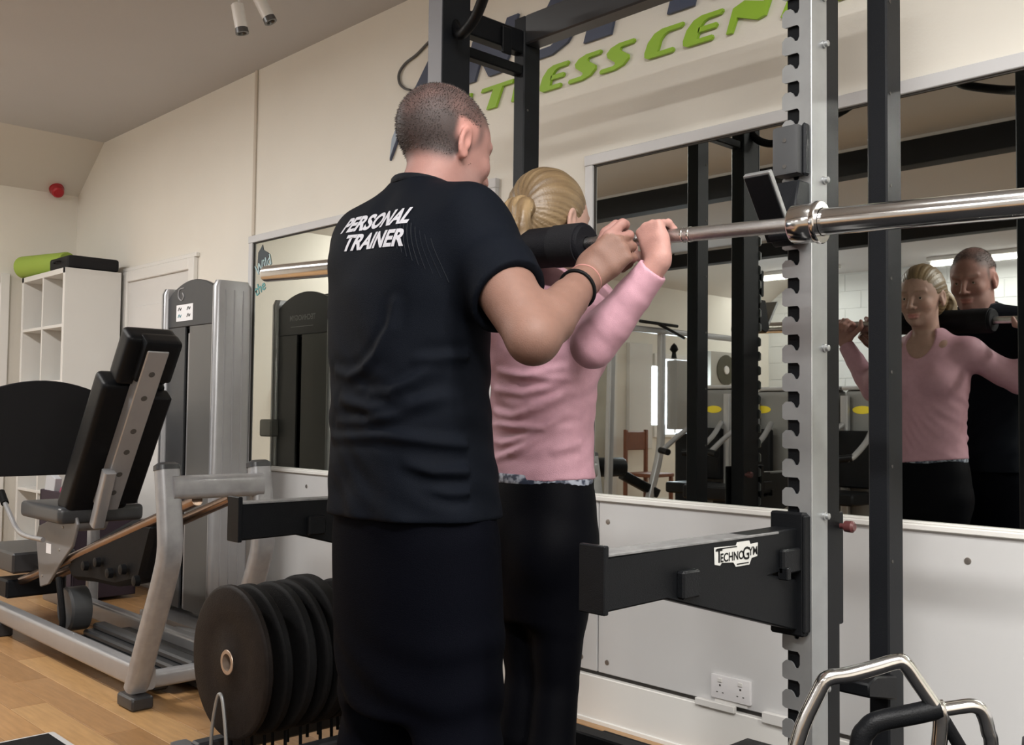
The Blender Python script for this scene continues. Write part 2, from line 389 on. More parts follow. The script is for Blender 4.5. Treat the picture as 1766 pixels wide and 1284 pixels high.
for ch, x, w in (('F', -3.40, .14), ('I', -3.23, .13), ('T', -3.075, .145), ('N', -2.895, .125), ('E', -2.735, .125), ('S', -2.570, .118), ('S', -2.412, .118),
                 ('C', -2.215, .135), ('E', -2.048, .135), ('N2', -1.875, .155), ('T', -1.70, .14), ('R', -1.50, .14), ('E', -1.34, .14)):
    glyph('green_letter', G[ch], x, GZ, w, GH, GREEN)
BZ, BH = 2.495, .27
Nb = [[(.0, 0), (.3, 0), (.34, .30), (.62, -.0), (.90, 0), (1.0, .2), (1.02, .80), (.78, .80), (.70, .36), (.36, .72), (.06, .72)]]
Sb = [[(1.1, 1), (.5, 1), (.16, .92), (-.02, .66), (.08, .48), (.52, .30), (.48, .18), (.36, .13), (-.2, .13), (-.26, 0), (.45, 0), (.82, .10), (1.02, .34), (.96, .52), (.5, .72), (.56, .86), (1.06, .86)]]
Pb = [[(0, 0), (.46, 0), (.46, .30), (.9, .32), (1.04, .5), (1.02, .86), (.84, 1), (.1, 1), (.04, .8)]]
Ib = [[(0, 0), (.9, 0), (.9, 1), (0, 1)]]
Rb = [[(0, 0), (.38, 0), (.38, .34), (.58, .34), (.74, 0), (1.15, 0), (.92, .4), (1.04, .6), (1.02, .88), (.86, 1), (.1, 1)]]
Eb = [[(0, .1), (.1, 0), (1, 0), (1, .16), (.42, .16), (.42, .42), (.92, .42), (.92, .58), (.42, .58), (.42, .84), (1, .84), (1, 1), (.2, 1), (0, .85)]]
glyph('blue_letter', Nb, -3.20, BZ, .27, BH, BLUEK); glyph('blue_letter', Sb, -2.76, BZ, .20, BH, BLUEK)
glyph('blue_letter', Pb, -2.505, BZ, .29, BH, BLUEK); glyph('blue_letter', Ib, -2.115, BZ, .125, BH, BLUEK)
glyph('blue_letter', Rb, -1.93, BZ, .27, BH, BLUEK); glyph('blue_letter', Eb, -1.58, BZ, .25, BH, BLUEK)
# spear-shaped first letter and its thin ring
MB().prism([(-3.70, YW-.003, 2.262), (-3.685, YW-.003, 2.36), (-3.62, YW-.003, 2.45), (-3.43, YW-.003, 2.66), (-3.30, YW-.003, 2.78), (-3.14, YW-.003, 2.80), (-3.24, YW-.003, 2.50), (-3.36, YW-.003, 2.49), (-3.40, YW-.003, 2.56), (-3.52, YW-.003, 2.52), (-3.60, YW-.003, 2.42)], (0, -.012, 0)).build('blue_letter', BLUEK, sg)
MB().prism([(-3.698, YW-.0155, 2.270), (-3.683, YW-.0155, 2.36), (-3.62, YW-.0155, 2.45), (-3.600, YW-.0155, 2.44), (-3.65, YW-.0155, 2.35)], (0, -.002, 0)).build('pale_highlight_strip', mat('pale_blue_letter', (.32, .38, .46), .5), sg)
ring = [(-3.30, 2.765), (-3.38, 2.762), (-3.44, 2.742), (-3.52, 2.71), (-3.60, 2.70-.01), (-3.645, 2.655), (-3.64, 2.61), (-3.60, 2.575), (-3.56, 2.560)]
MB().sweep(smooth_path([(x, YW-.010, z) for x, z in ring]), rrect(.010, .012, .003), up=(0, 1, 0)).build('thin_ring', mat('grey_ring', (.10, .10, .10), .5), sg)
# ================================================================== POWER RACK
rk = empty('power_rack', (-1.70, 2.12, .012), 'black power rack with slotted steel uprights in front of the mirror', 'rack')
RXL, RXR, RYF, RYB, RT = -2.328, -1.105, 1.955, 2.286, 2.40
for x in (RXL, RXR):
    MB().box((x-.030, RYF-.0575, .012), (x+.030, RYF+.0575, RT), .004).build('front_upright', DARKM if x == RXL else BLACKM, rk)
    MB().box((x-.025, RYB-.0375, .012), (x+.025, RYB+.0375, RT), .004).build('rear_upright', DARKM, rk)
    # top side beam, foot beam
    MB().box((x-.022, RYF+.0575, 2.275), (x+.022, RYB-.0375, 2.35), .004).box((x-.018, RYF+.0575, 2.205), (x+.018, RYB-.0375, 2.238), .004).build('side_beam', BLACKM, rk)
    MB().box((x-.028, RYF-.55, .012), (x+.028, RYB+.05, .072), .006).build('foot_beam', BLACKM, rk)
    for k in range(8):
        MB().lathe((x+.0255, RYB-.02, .55+.22*k), (1, 0, 0), [(-.001, .004), (.0008, .004), (.0008, 0)], 10).build('bolt_hole', SEAM, rk)
MB().box((RXL+.025, RYB-.0375, 2.303), (RXR-.025, RYB+.025, 2.40), .005).build('rear_beam', GREYD, rk)
MB().box((RXL+.025, RYB-.03, .10), (RXR-.025, RYB+.03, .16), .005).build('lower_rear_beam', BLACKM, rk)
# slotted steel channel wrapped round the front edge of each front upright
def slotted(x, s):
    x0 = x-.032*s-.004*s; wd = .066*s; yf = RYF-.0575-.004
    unit = [(0, 0), (0, -.020), (.10, -.024), (.55, -.024), (.62, -.030), (.62, -.050), (.56, -.058), (.46, -.058), (.38, -.049), (.30, -.0455), (.12, -.0455), (.06, -.049), (0, -.053)]
    pts = []; z0 = 2.02; n = 31
    for k in range(n):
        for u, dz in unit[1:]: pts.append((x0+u*wd, yf, z0+dz-.060*k))
    zb = z0-.060*(n-1)-.10
    pts = [(x0, yf, z0+.03)]+pts+[(x0, yf, zb), (x0+wd, yf, zb), (x0+wd, yf, z0+.03)]
    mb = MB(); mb.prism(pts, (0, -.004, 0))
    xa, xb = sorted((x0+wd-.001*s, x0+wd+.0035*s))
    mb.box((xa, yf-.004, zb), (xb, yf+.060, z0+.03), .0012)
    ch = mb.build('slotted_channel', GALV, rk)
    MB().box((x-.031, yf, z0+.035), (x+.031, yf+.004, RT-.01), .001).build('front_strip', mat('grey_painted_strip', (.16, .16, .175), .5), rk)
    for z in (1.898, 1.605, 1.248, .896, .54, .26, 2.0):
        MB().lathe((x0+wd+.0035*s, yf+.046, z), (s, 0, 0), [(0, .009), (.004, .009), (.005, .0065), (.011, .0065), (.013, .003), (.013, 0)], 14).build('bolt', GALV, rk)
slotted(RXR, 1); slotted(RXL, -1)
# pull-up bar: black tube bowed towards the room
MB().tube(smooth_path([(RXL+.02, RYF, 2.29), (-2.27, 1.94, 2.245), (-2.213, 1.914, 2.229), (-2.14, 1.90, 2.262), (-1.98, 1.82, 2.325), (-1.87, 1.80, 2.37), (-1.57, 1.80, 2.37), (-1.48, 1.81, 2.325), (-1.32, 1.85, 2.262), (-1.215, 1.914, 2.232), (-1.16, 1.94, 2.245), (RXR-.02, RYF, 2.29)], 5), .016, 14).build('pull_up_bar', BLACKM, rk)
MB().box((RXL-.01, RYF-.02, 2.31), (RXL+.01, RYB, 2.345), .004).box((RXL+.024, RYF+.19, 2.25), (RXL+.034, RYF+.23, 2.335), .002).build('bracket', BLACKM, rk)
# small dark tubular handles bolted behind the uprights (seen in the mirror)
for x, s in ():
    MB().tube(smooth_path([(x+.02, RYB+.01, 2.12), (x+.05, RYB-.04, 2.10), (x+.12, RYB-.10, 2.10), (x+.30, RYB-.12, 2.13)], 5), .010, 10).build('side_handle', VINYL, rk)

def spotter(x, s, logo):
    sp = empty('spotter_arm', (x, RYF-.1, .78), None, None); sp.parent = rk; sp.location = Vector((x, RYF-.1, .78))-rk.location
    for k in ('label', 'category'):
        if k in sp: del sp[k]
    xa, xb = x-.025, x+.025
    pts = [(xa, 1.272, .776), (xa, 1.272, .866), (xa, 1.885, .872), (xa, 1.885, .80), (xa, 1.80, .800), (xa, 1.80, .790), (xa, 1.885, .765), (xa, 1.885, .664), (xa, 1.845, .664), (xa, 1.445, .776)]
    pts = [(xa, 1.272, .776), (xa, 1.272, .866), (xa, 1.885, .874), (xa, 1.885, .795), (xa, 1.775, .787), (xa, 1.885, .765), (xa, 1.885, .660), (xa, 1.435, .779)]
    MB().prism(pts, (xb-xa, 0, 0), .003).build('arm', BLACKM, sp)
    MB().box((xa-.001, 1.275, .8665), (xb+.001, 1.80, .8715), .001).build('wear_strip', mat('scuffed_wear_strip', (.16, .16, .16), .5, noise=.3, nscale=40), sp)
    MB().box((x-.029, 1.262, .772), (x+.029, 1.274, .886), .002).build('end_plate', BLACKM, sp)
    MB().box((x-.038, 1.868, .652), (x+.040, 1.892, .905), .004).box((x+.040*s-.004, 1.868, .66), (x+.040*s+.004, 2.03, .90), .003).build('mounting_sleeve', BLACKM, sp)
    MB().box((xb-.002, 1.80, .845-.06), (xb+.012, 1.868, .835), .004).box((xb-.002, 1.800, .775), (xb+.02, 1.815, .80), .002).build('latch', VINYL, sp)
    MB().box((xb-.002, 1.462, .776), (xb+.016, 1.515, .826), .004).build('stop_block', VINYL, sp)
    MB().lathe((x+.044, 2.015, .870), (1, 0, 0), [(0, .006), (.01, .006), (.012, .012), (.028, .013), (.033, .008), (.033, 0)], 16).build('pin_knob', mat('dull_red_knob', (.10, .03, .03), .4), sp)
    return sp
spR = spotter(RXR-.015, 1, True); spL = spotter(RXL-.002, -1, False)
# brand plate on the right spotter arm
xs = RXR-.015+.0255
def side_poly(pts, x, depth): return [(x, 1.655+u, .812+v) for u, v in pts]
MB().prism(side_poly([(-.078, .014), (-.080, .046), (-.008, .044), (-.004, .050), (.036, .050), (.040, .043), (.066, .044), (.064, .018), (.044, .016), (.036, .004), (-.010, .004), (-.018, .013), (-.056, .016), (-.062, .011)], xs, 0), (.0015, 0, 0)).build('brand_plate', mat('off_white_plate', (.55, .55, .53), .5), spR)
def text_mesh(name, body, size, m, parent, frame, bold=0., shear=0., sx=1., depth=0., align='CENTER'):
    cu = bpy.data.curves.new('t', 'FONT'); cu.body = body; cu.size = size; cu.shear = shear; cu.offset = bold; cu.align_x = align; cu.resolution_u = 4
    to = bpy.data.objects.new('t', cu); COL.objects.link(to)
    dg = bpy.context.evaluated_depsgraph_get(); me = bpy.data.meshes.new_from_object(to.evaluated_get(dg))
    bpy.data.objects.remove(to); bpy.data.curves.remove(cu)
    bm = bmesh.new(); bm.from_mesh(me); bpy.data.meshes.remove(me)
    for v in bm.verts: v.co.x *= sx
    bmesh.ops.transform(bm, matrix=frame, verts=bm.verts)
    if parent is not None: bmesh.ops.transform(bm, matrix=world_of(parent).inverted(), verts=bm.verts)
    me = bpy.data.meshes.new(name); bm.to_mesh(me); bm.free(); me.materials.append(m)
    o = bpy.data.objects.new(name, me); COL.objects.link(o)
    if parent is not None: o.parent = parent
    return o
def frame_from(origin, ex, ey):
    ex = Vector(ex).normalized(); ey = Vector(ey).normalized(); ez = ex.cross(ey)
    M = Matrix((ex, ey, ez)).transposed().to_4x4(); M.translation = Vector(origin); return M
text_mesh('brand_lettering', 'T', .036, LOGOBLK, spR, frame_from((xs+.0022, 1.589, .8295), (0, 1, 0), (0, 0, 1)), bold=.0006)
text_mesh('brand_lettering', 'ECHNO', .0225, LOGOBLK, spR, frame_from((xs+.0022, 1.632, .8295), (0, 1, 0), (0, 0, 1)), bold=.0005)
text_mesh('brand_lettering', 'G', .034, LOGOBLK, spR, frame_from((xs+.0022, 1.679, .8275), (0, 1, 0), (0, 0, 1)), bold=.0006)
text_mesh('brand_lettering', 'YM', .0225, LOGOBLK, spR, frame_from((xs+.0022, 1.7035, .834), (0, 1, 0), (0, 0, 1)), bold=.0005)
MB().box((xs+.0012, 1.582, .8535), (xs+.0022, 1.648, .8555), 0).box((xs+.0012, 1.648, .8195), (xs+.0022, 1.688, .8215), 0).build('brand_rule', LOGOBLK, spR)

def jhook(x, s):
    h = empty('bar_hook', (x, 1.89, 1.64), None, None); h.parent = rk; h.location = Vector((x, 1.89, 1.64))-rk.location
    for k in ('label', 'category'):
        if k in h: del h[k]
    yf = RYF-.066
    MB().box((x-.036, yf-.040, 1.608), (x+.024, yf, 1.712), .008, seg=2).build('hook_body', GREYP, h)
    for z in (1.68, 1.625): MB().lathe((x-.006, yf-.040, z), (0, -1, 0), [(0, .0045), (.0012, .0045), (.0012, 0)], 10).build('rivet', SEAM, h)
    MB().box((x+.024, yf-.026, 1.605), (x+.034, yf-.005, 1.715), .004).build('hook_cheek', DARKM, h)
    MB().prism([(x-.026, yf-.044, 1.592), (x-.026, yf, 1.592), (x-.026, yf, 1.47), (x-.026, yf-.05, 1.455), (x-.026, yf-.075, 1.475)], (.056, 0, 0), .003).build('hook_arm', DARKM, h)
    # cradle plate: leans out from the upright, black liner with a bright worn rim
    a = Vector((x-.036, yf-.150, 1.590)); d = Vector((0, .090, -.125)); 
    q = [a, a+Vector((.062, 0, 0)), a+Vector((.062, 0, 0))+d, a+d]
    n_ = Vector((0, -.115, -.085)).normalized()*-.012
    MB().prism(q, n_, .0015).build('cradle_plate', GALV, h)
    e = .003; q2 = [a+Vector((e, 0, 0))+d*.03, a+Vector((.062-e, 0, 0))+d*.03, a+Vector((.062-e, 0, 0))+d*.99, a+Vector((e, 0, 0))+d*.99]
    MB().prism([v-n_*.02 for v in q2], n_*-.25, .0006).build('cradle_liner', VINYL, h)
    MB().box((x-.034, yf-.068, 1.470), (x+.028, yf, 1.486), .004).build('cradle_floor', VINYL, h)
jhook(RXR, 1); jhook(RXL, -1)

# ================================================================== BARBELL (resting on her shoulders)
BA = Vector((-2.667, 1.533, 1.512)); BB = Vector((-.953, 1.660, 1.458)); bd = (BB-BA).normalized()
def barp(t): return BA+(BB-BA)*t
bb = empty('barbell', barp(.5), 'long steel barbell held across the woman\'s shoulders, no plates on it', 'barbell')
cl = BB; clL = BA+bd*.435
MB().lathe(clL, bd, [(0, .0145), ((cl-clL).length, .0145)], 20).build('shaft', CHROME2, bb)
for c0, s in ((cl, 1), (clL, -1)):
    ax = bd*s
    MB().lathe(c0-ax*.025, ax, [(0, .013), (0, .034), (.003, .036), (.047, .036), (.050, .034), (.050, .026)], 32).build('collar', CHROME, bb)
    MB().lathe(c0+ax*.022, ax, [(0, .030), (0, .0385), (.002, .0395), (.008, .0395), (.010, .038), (.010, .026)], 32).build('collar_flange', CHROME, bb)
    MB().lathe(c0+ax*.03, ax, [(0, .0245), (.395, .0245), (.400, .0235), (.403, .019), (.403, .012), (.399, .010), (.399, 0)], 32).build('sleeve', CHROME, bb)
for t in (.855, .846, .345): MB().lathe(barp(t), bd, [(0, .0148), (.001, .0158), (.004, .0158), (.005, .0148)], 20).build('knurl_ring', CHROME, bb)
# foam pad round the bar
pd = empty('bar_pad', barp(.565), 'thick black foam pad wrapped round the barbell behind her neck', 'pad')
pA, pB = barp(.425), barp(.705)
L_ = (pB-pA).length
MB().lathe(pA, bd, [(0, .016), (0, .040), (.004, .044), (.01, .0455), (L_-.01, .0455), (L_-.004, .044), (L_, .040), (L_, .016)], 36).build('foam_roll', FOAM, pd)
for a in (.01, L_-.085): MB().lathe(pA+bd*a, bd, [(0, .0455), (.001, .0475), (.074, .0475), (.075, .0455)], 36).build('strap', mat('black_webbing', (.010, .010, .012), .7, bump=.6, bscale=700), pd)

# ================================================================== WEIGHT PLATES IN THEIR LOW RACK
PX, PZ = -2.775, .352
pr = empty('plate_rack', (PX, 1.75, 0), 'low steel toaster rack holding the black weight plates', 'rack')
MB().box((PX-.15, 1.46, .045), (PX-.10, 2.30, .095), .006).box((PX+.10, 1.46, .045), (PX+.15, 2.30, .095), .006).build('side_rail', GREYD, pr)
MB().box((PX-.21, 1.42, .03), (PX+.21, 1.475, .085), .012, seg=2).box((PX-.21, 2.28, .03), (PX+.21, 2.33, .08), .008).build('cross_foot', mat('grey_rack_paint', (.10, .10, .105), .4), pr)
for sx in (-.19, .19):
    for yy in (1.447, 2.305): MB().lathe((PX+sx, yy, 0), (0, 0, 1), [(0, .022), (.03, .018)], 14).build('foot', RUBBER, pr)
ys = [1.495, 1.562, 1.628, 1.692, 1.742, 1.800, 1.868, 1.935, 2.0, 2.06]
specs = [(.227, .030), (.225, .034), (.225, .040), (.225, .030), (.230, .052), (.205, .036), (.218, .042), (.205, .05), (.2, .04), (.2, .04)]
lab = ['front black weight plate of the low rack with a worn face and brass hub', 'second black weight plate behind the front one', 'third black weight plate from the front of the rack', 'fourth black weight plate from the front of the rack',
       'fifth and thickest black weight plate in the rack', 'sixth black weight plate, a little smaller, in the rack', 'seventh black weight plate beside the man\'s leg', 'eighth black weight plate, mostly hidden by the man\'s leg']
for i in range(8):
    y0 = ys[i]; R_, T_ = specs[i]; zc = .095+R_+.004 if i else PZ
    zc = PZ if i == 0 else .125+R_
    p = empty('weight_plate', (PX, y0, zc), lab[i], 'weight plate', 'black weight plates in the low rack')
    if i: p.rotation_euler = (math.radians(random.uniform(-2, 2)), 0, random.uniform(-.03, .03))
    M_ = world_of(p)
    d_ = MB().lathe((0, 0, 0), (0, 1, 0), [(0, .026), (0, .045), (.003, .05), (.003, R_*.55), (.001, R_*.62), (.001, R_-.012), (.004, R_-.004), (.009, R_), (T_-.009, R_), (T_-.004, R_-.004), (T_, R_-.012), (T_, .026)], 64)
    bmesh.ops.transform(d_.bm, matrix=M_, verts=d_.bm.verts); d_.build('disc', PLATE if i == 0 else RUBBER, p)
    h_ = MB().lathe((0, -.002, 0), (0, 1, 0), [(0, .0255), (0, .036), (.003, .038), (T_+.001, .038), (T_+.003, .036), (T_+.003, .0255), (0, .0255)], 36)
    bmesh.ops.transform(h_.bm, matrix=M_, verts=h_.bm.verts); h_.build('hub', HUB, p)
for i, yy in enumerate([1.475]+[ys[k]+specs[k][1]+.008 for k in range(8)]):
    hp = [(PX-.035, yy, .06), (PX-.035, yy, .17), (PX-.025, yy, .225), (PX-.004, yy, .25), (PX+.02, yy, .228), (PX+.035, yy, .17), (PX+.04, yy, .06)]
    if i == 0: hp = [(PX-.05, yy, .05), (PX-.045, yy, .15), (PX-.02, yy, .24), (PX, yy, .262), (PX+.018, yy, .24), (PX+.04, yy, .15), (PX+.05, yy, .05)]
    MB().tube(smooth_path(hp, 5), .0055, 10).build('wire_hoop', GALV if i == 0 else BLACKM, pr)

# ================================================================== WEIGHT TOWER (selectorised stack)
TX0, TX1, TY0, TY1 = -5.112, -4.528, 2.352, 2.508
tw = empty('weight_tower', ((TX0+TX1)/2, 2.43, 0), 'grey and silver weight stack tower standing beside the white door', 'gym machine')
def headpoly(y):
    n = 12; pts = [(TX0+.03, y, 1.535), (TX1-.035, y, 1.535)]
    a = []
    for k in range(n+1):
        t = k/n; x = TX1-.035+(TX0+.03-(TX1-.035))*t; a.append((x, y, 1.690+.082*math.sin(math.pi*min(1, max(0, (.06+t*.94))))**.75))
    return pts+a
# arch lower towards the left (-x) end
for nm, y, dy in (('front_head_cover', TY0, .02), ('rear_head_cover', TY1, -.02)):
    MB().prism(headpoly(y), (0, dy, 0), .003).build(nm, mat('charcoal_head_plastic', (.030, .032, .037), .4, noise=.04, nscale=6), tw)
MB().prism([(x, TY0+.02, z-.012) for x, y, z in headpoly(0)], (0, TY1-TY0-.04, 0)).build('head_core', GREYD, tw)
for nm, y, dy in (('front_shroud', TY0+.004, .012), ('rear_shroud', TY1-.004, -.012)):
    xm = -4.875
    MB().box((TX0+.03, min(y, y+dy), .10), (xm-.015, max(y, y+dy), 1.535), .002).build(nm, GREYP, tw)
    MB().box((xm+.035, min(y, y+dy), .10), (TX1-.035, max(y, y+dy), 1.535), .002).build(nm, mat('grey_shroud_panel', (.105, .103, .098), .45, noise=.05, nscale=3), tw)
MB().box((-4.91, TY0+.05, .1), (-4.83, TY1-.05, 1.535), .002).build('inner_column', BLACKM, tw)
MB().box((-4.868, TY0+.012, .1), (-4.848, TY0+.022, 1.50), .001).build('guide_rod', SILVER, tw)
for x in (-4.80, -4.66, -4.97): MB().tube([(x, 2.43, .08), (x, 2.43, 1.5)], .012, 10).build('guide_rod', CHROME, tw)
def rcol(x0, x1):
    pts = []; 
    prof = rrect(x1-x0, TY1-TY0+.05, .028, 5)
    return MB().sweep([((x0+x1)/2, 2.43, .02), ((x0+x1)/2, 2.43, 1.715), ((x0+x1)/2, 2.43, 1.745)], [prof, prof, [(a*.9, b_*.86) for a, b_ in prof]], up=(0, 1, 0))
rcol(TX1-.036, TX1+.012).build('side_column', SILVER, tw)
rcol(TX0-.008, TX0+.032).build('side_column', SILVER, tw)
for z in (TY0+.03, TY0+.078, TY0+.126): MB().box((TX1+.011, z-.004, .06), (TX1+.0145, z+.004, 1.70), .001).build('column_groove', mat('groove_grey', (.30, .30, .31), .4), tw)
MB().box((TX0-.03, TY0-.09, 0), (TX1+.03, TY1+.09, .07), .015, seg=2).build('base', SILVER, tw)
for k in range(9): MB().box((-4.98, TY0+.04, .10+.052*k), (-4.60, TY1-.04, .148+.052*k), .003).build('stack_plate', BLACKM, tw)
# sticker and emblem
MB().box((-4.985, TY0-.0012, 1.565), (-4.80, TY0, 1.650), 0).build('instruction_sticker', WHITE, tw)
for ix in range(2):
    for iz in range(2):
        x = -4.945+ix*.10; z = 1.592+iz*.036
        MB().tube(smooth_path([(x-.018, TY0-.002, z-.008), (x-.005, TY0-.002, z+.008), (x+.006, TY0-.002, z-.006), (x+.018, TY0-.002, z+.006)], 3), .0022, 6).build('diagram_mark', GREYD if ix+iz else mat('blue_mark', (.05, .25, .30), .5), tw)
MB().tube(smooth_path([(-4.90, TY0-.001, 1.735), (-4.955, TY0-.001, 1.730), (-4.965, TY0-.001, 1.695), (-4.93, TY0-.001, 1.672), (-4.905, TY0-.001, 1.69), (-4.92, TY0-.001, 1.712)], 4), .0035, 8).build('machine_emblem', mat('grey_print', (.28, .28, .29), .5), tw)
text_mesh('rear_lettering', 'TECHNOGYM', .042, mat('grey_print', (.28, .28, .29), .5), tw, frame_from((-4.83, TY1+.0012, 1.615), (-1, 0, 0), (0, 0, 1)), bold=.001)
MB().box((-4.95, TY1, 1.578), (-4.72, TY1+.001, 1.582), 0).build('rear_rule', mat('grey_print', (.28, .28, .29), .5), tw)
# grey handle pad of the tower, seen in the mirror
MB().box((-5.20, TY1-.02, .96), (-5.07, TY1+.045, 1.06), .02, seg=3).build('thigh_pad', mat('grey_vinyl', (.22, .22, .21), .5), tw)

# ================================================================== LEG PRESS
lp = empty('leg_press', (-4.2, 1.8, 0), 'silver leg press machine with black padded seat and footplate', 'gym machine')
rp = rrect(.085, .062, .022, 4)
for yy in (1.62, 1.99):
    path = smooth_path([(-3.690, yy, .07), (-3.60, yy, .25), (-3.475, yy, .50), (-3.44, yy, .60), (-3.445, yy, .70), (-3.478, yy, .895)], 6)
    MB().sweep(path, rp, up=(1, 0, 0)).build('front_post', SILVER_WORN, lp)
    MB().sweep([(-3.478, yy, .888), (-3.481, yy, .905), (-3.4825, yy, .915)], [rrect(.090, .067, .023, 4), rrect(.088, .065, .023, 4), rrect(.06, .04, .018, 4)], up=(1, 0, 0)).build('post_cap', GREYD, lp)
    MB().box((-3.765, yy-.042, 0), (-3.625, yy+.042, .05), .018, seg=3).build('rubber_foot', GREYD, lp)
    MB().sweep([(-3.66, yy+.03, .105), (-5.75, yy+.03, .105)], rrect(.062, .085, .015, 4), up=(0, 0, 1)).build('base_tube', SILVER, lp)
    MB().box((-5.32, yy-.01, 0), (-5.24, yy+.06, .064), .006).build('rubber_foot', GREYD, lp)
MB().sweep([(-3.455, 1.625, .825), (-3.455, 1.985, .825)], rrect(.07, .085, .022, 4)).build('cross_bar', SILVER_WORN, lp)
MB().sweep([(-3.70, 1.66, .09), (-3.70, 1.99, .09)], rrect(.06, .06, .015, 3)).build('cross_foot', SILVER, lp)
for yy in (1.735, 1.875):
    MB().tube([(-5.36, yy, .235), (-3.47, yy, .775)], .021, 18).build('guide_rail', BRONZE, lp)
MB().box((-5.46, 1.66, .17), (-5.30, 1.95, .26), .01).build('rail_foot', DARKM, lp)
# sliding carriage
cp = [(-4.66, .690), (-4.545, .665), (-4.50, .60), (-4.55, .50), (-4.70, .40), (-4.83, .30), (-4.93, .275), (-4.955, .35), (-5.00, .50), (-4.97, .555), (-4.80, .60)]
MB().prism([(x, 1.705, z) for x, z in cp], (0, -.014, 0), .003).build('carriage_plate', mat('grey_steel_plate', (.20, .20, .205), .42, metal=.3, noise=.06, nscale=10), lp)
MB().lathe((-4.60, 1.705, .625), (0, 1, 0), [(0, .0), (0, .062), (.003, .066), (.14, .066), (.143, .0)], 28).build('pivot_housing', SILVER, lp)
for x, z, r in ((-4.62, .615, .010), (-4.66, .575, .006), (-4.70, .47, .006), (-4.90, .33, .006)):
    MB().lathe((x, 1.691, z), (0, -1, 0), [(0, r), (.004, r*.9), (.004, 0)], 12).build('bolt', SCR, lp)
MB().box((-4.86, 1.6895, .44), (-4.80, 1.6909, .485), 0).build('warning_label', WHITE, lp)
# back support: silver bar with holes, two black pads
b0 = Vector((-4.47, 1.80, .68)); b1 = Vector((-4.005, 1.80, 1.345)); bdv = (b1-b0).normalized(); nrm = Vector((bdv.z, 0, -bdv.x))
Mb = Matrix((bdv, Vector((0, 1, 0)), nrm)).transposed().to_4x4(); Mb.translation = b0
LB = (b1-b0).length
def bx(lo, hi, bev, seg=2): return MB().box(lo, hi, bev, M=Mb, seg=seg)
bx((0, -.046, -.030), (LB+.02, .046, .036), .004, 1).build('back_bar', SILVER, lp)
for k in range(6):
    u = [.10, .20, .32, .43, .60, .72][k]
    MB().lathe(b0+bdv*u*1.0+nrm*.0355, tuple(nrm), [(0, .013), (.0015, .013), (.0015, 0)], 14).build('adjustment_hole', SEAM, lp)
bx((.0, -.10, .037), (LB*.63, .22, .125), .035, 4).bm.free()
def pad(u0, u1, n0, n1, w0, w1, name):
    m_ = MB().box((u0, w0, -n1), (u1, w1, -n0), .036, M=Mb, seg=5); return m_.build(name, VINYL, lp)
pad(-.10, .62, .030, .150, -.15, .12, 'back_pad')
pad(.63, .865, .010, .11, -.115, .105, 'head_pad')
bx((.67, -.06, -.05), (.872, .10, .030), .026, 4).build('head_pad_shell', VINYL, lp)
bx((.02, .035, -.04), (.60, .13, .030), .02, 3).build('pad_carrier', BLACKM, lp)
MB().sweep([(-4.42, 1.745, .60), (-4.30, 1.745, .84)], rrect(.05, .05, .008, 3), up=(0, 1, 0)).build('back_strut', SILVER, lp)
# seat and its curved handle
seat = MB().box((-5.02, 1.62, .60), (-4.52, 2.0, .675), .034, seg=5); seat.build('seat', mat('grey_black_vinyl', (.035, .037, .040), .3, bump=.3, bscale=300), lp)
MB().tube(smooth_path([(-5.18, 1.60, .66), (-5.10, 1.60, .61), (-5.00, 1.60, .55), (-4.88, 1.60, .525), (-4.70, 1.62, .52)], 5), .011, 12).build('seat_handle', SILVER, lp)
MB().tube([(-5.23, 1.60, .70), (-5.165, 1.60, .65)], .018, 12).build('handle_grip', RUBBER, lp)
# black linkage, shock cover and coiled cable under the rails
MB().prism([(x, 1.72, z) for x, z in ((-4.52, .50), (-4.02, .66), (-3.80, .66), (-3.92, .42), (-4.15, .37), (-4.40, .36), (-4.62, .34), (-4.70, .40))], (0, .12, 0), .02).build('linkage_cover', RUBBER, lp)
for i in range(5): MB().lathe((-4.42+.13*i, 1.71, .43+.03*(i % 2)), (0, -1, 0), [(0, .022), (.02, .02), (.025, 0)], 12).build('linkage_knob', BLACKM, lp)
MB().lathe((-4.75, 1.74, .19), (0, 1, 0), [(0, 0), (0, .09), (.01, .10), (.09, .10), (.1, 0)], 24).build('cam_disc', GREYP, lp)
MB().tube(smooth_path([(-4.72, 1.70, .34), (-4.66, 1.69, .26), (-4.63, 1.69, .16), (-4.66, 1.69, .06)], 5), .014, 10).build('cable_hose', RUBBER, lp)
MB().lathe((-3.90, 2.14, .22), (1, -.5, 0), [(0, 0), (0, .085), (.012, .09), (.03, .09), (.04, 0)], 24).build('pulley_wheel', GREYP, lp)
for i in range(7):
    MB().box((-4.75+.02*i, 1.74+.035*i, .012+.028*(i % 4)), (-3.80+.03*i, 1.80+.035*i, .042+.028*(i % 4)), .008).build('pedal_bar', mat('charcoal_rubber', (.03, .031, .033), .4), lp)
MB().sweep([(-4.3, 2.06, .09), (-3.60, 2.20, .09)], rrect(.07, .10, .02, 3)).build('outrigger', SILVER, lp)
# footplate: black board with an arched top on the far end
fy0, fy1 = 1.27, 2.30; fpx = -5.235
pts = [(fpx, fy0, .775), (fpx, fy1, .775)]+[(fpx, fy1-(fy1-fy0)*k/20, 1.00+.245*math.sin(math.pi*(k/20))**.72) for k in range(21)]
MB().prism(pts, (.03, 0, .0), .004).build('footplate', mat('black_footplate', (.010, .010, .011), .5, bump=.5, bscale=120), lp)
for yy in (1.52, 2.06): MB().sweep([(fpx-.02, yy, .08), (fpx-.02, yy, 1.05)], rrect(.05, .05, .008, 3)).build('footplate_post', SILVER, lp)
MB().box((-5.75, 1.66, .30), (-5.22, 1.96, .40), .01).build('end_beam', GREYD, lp)

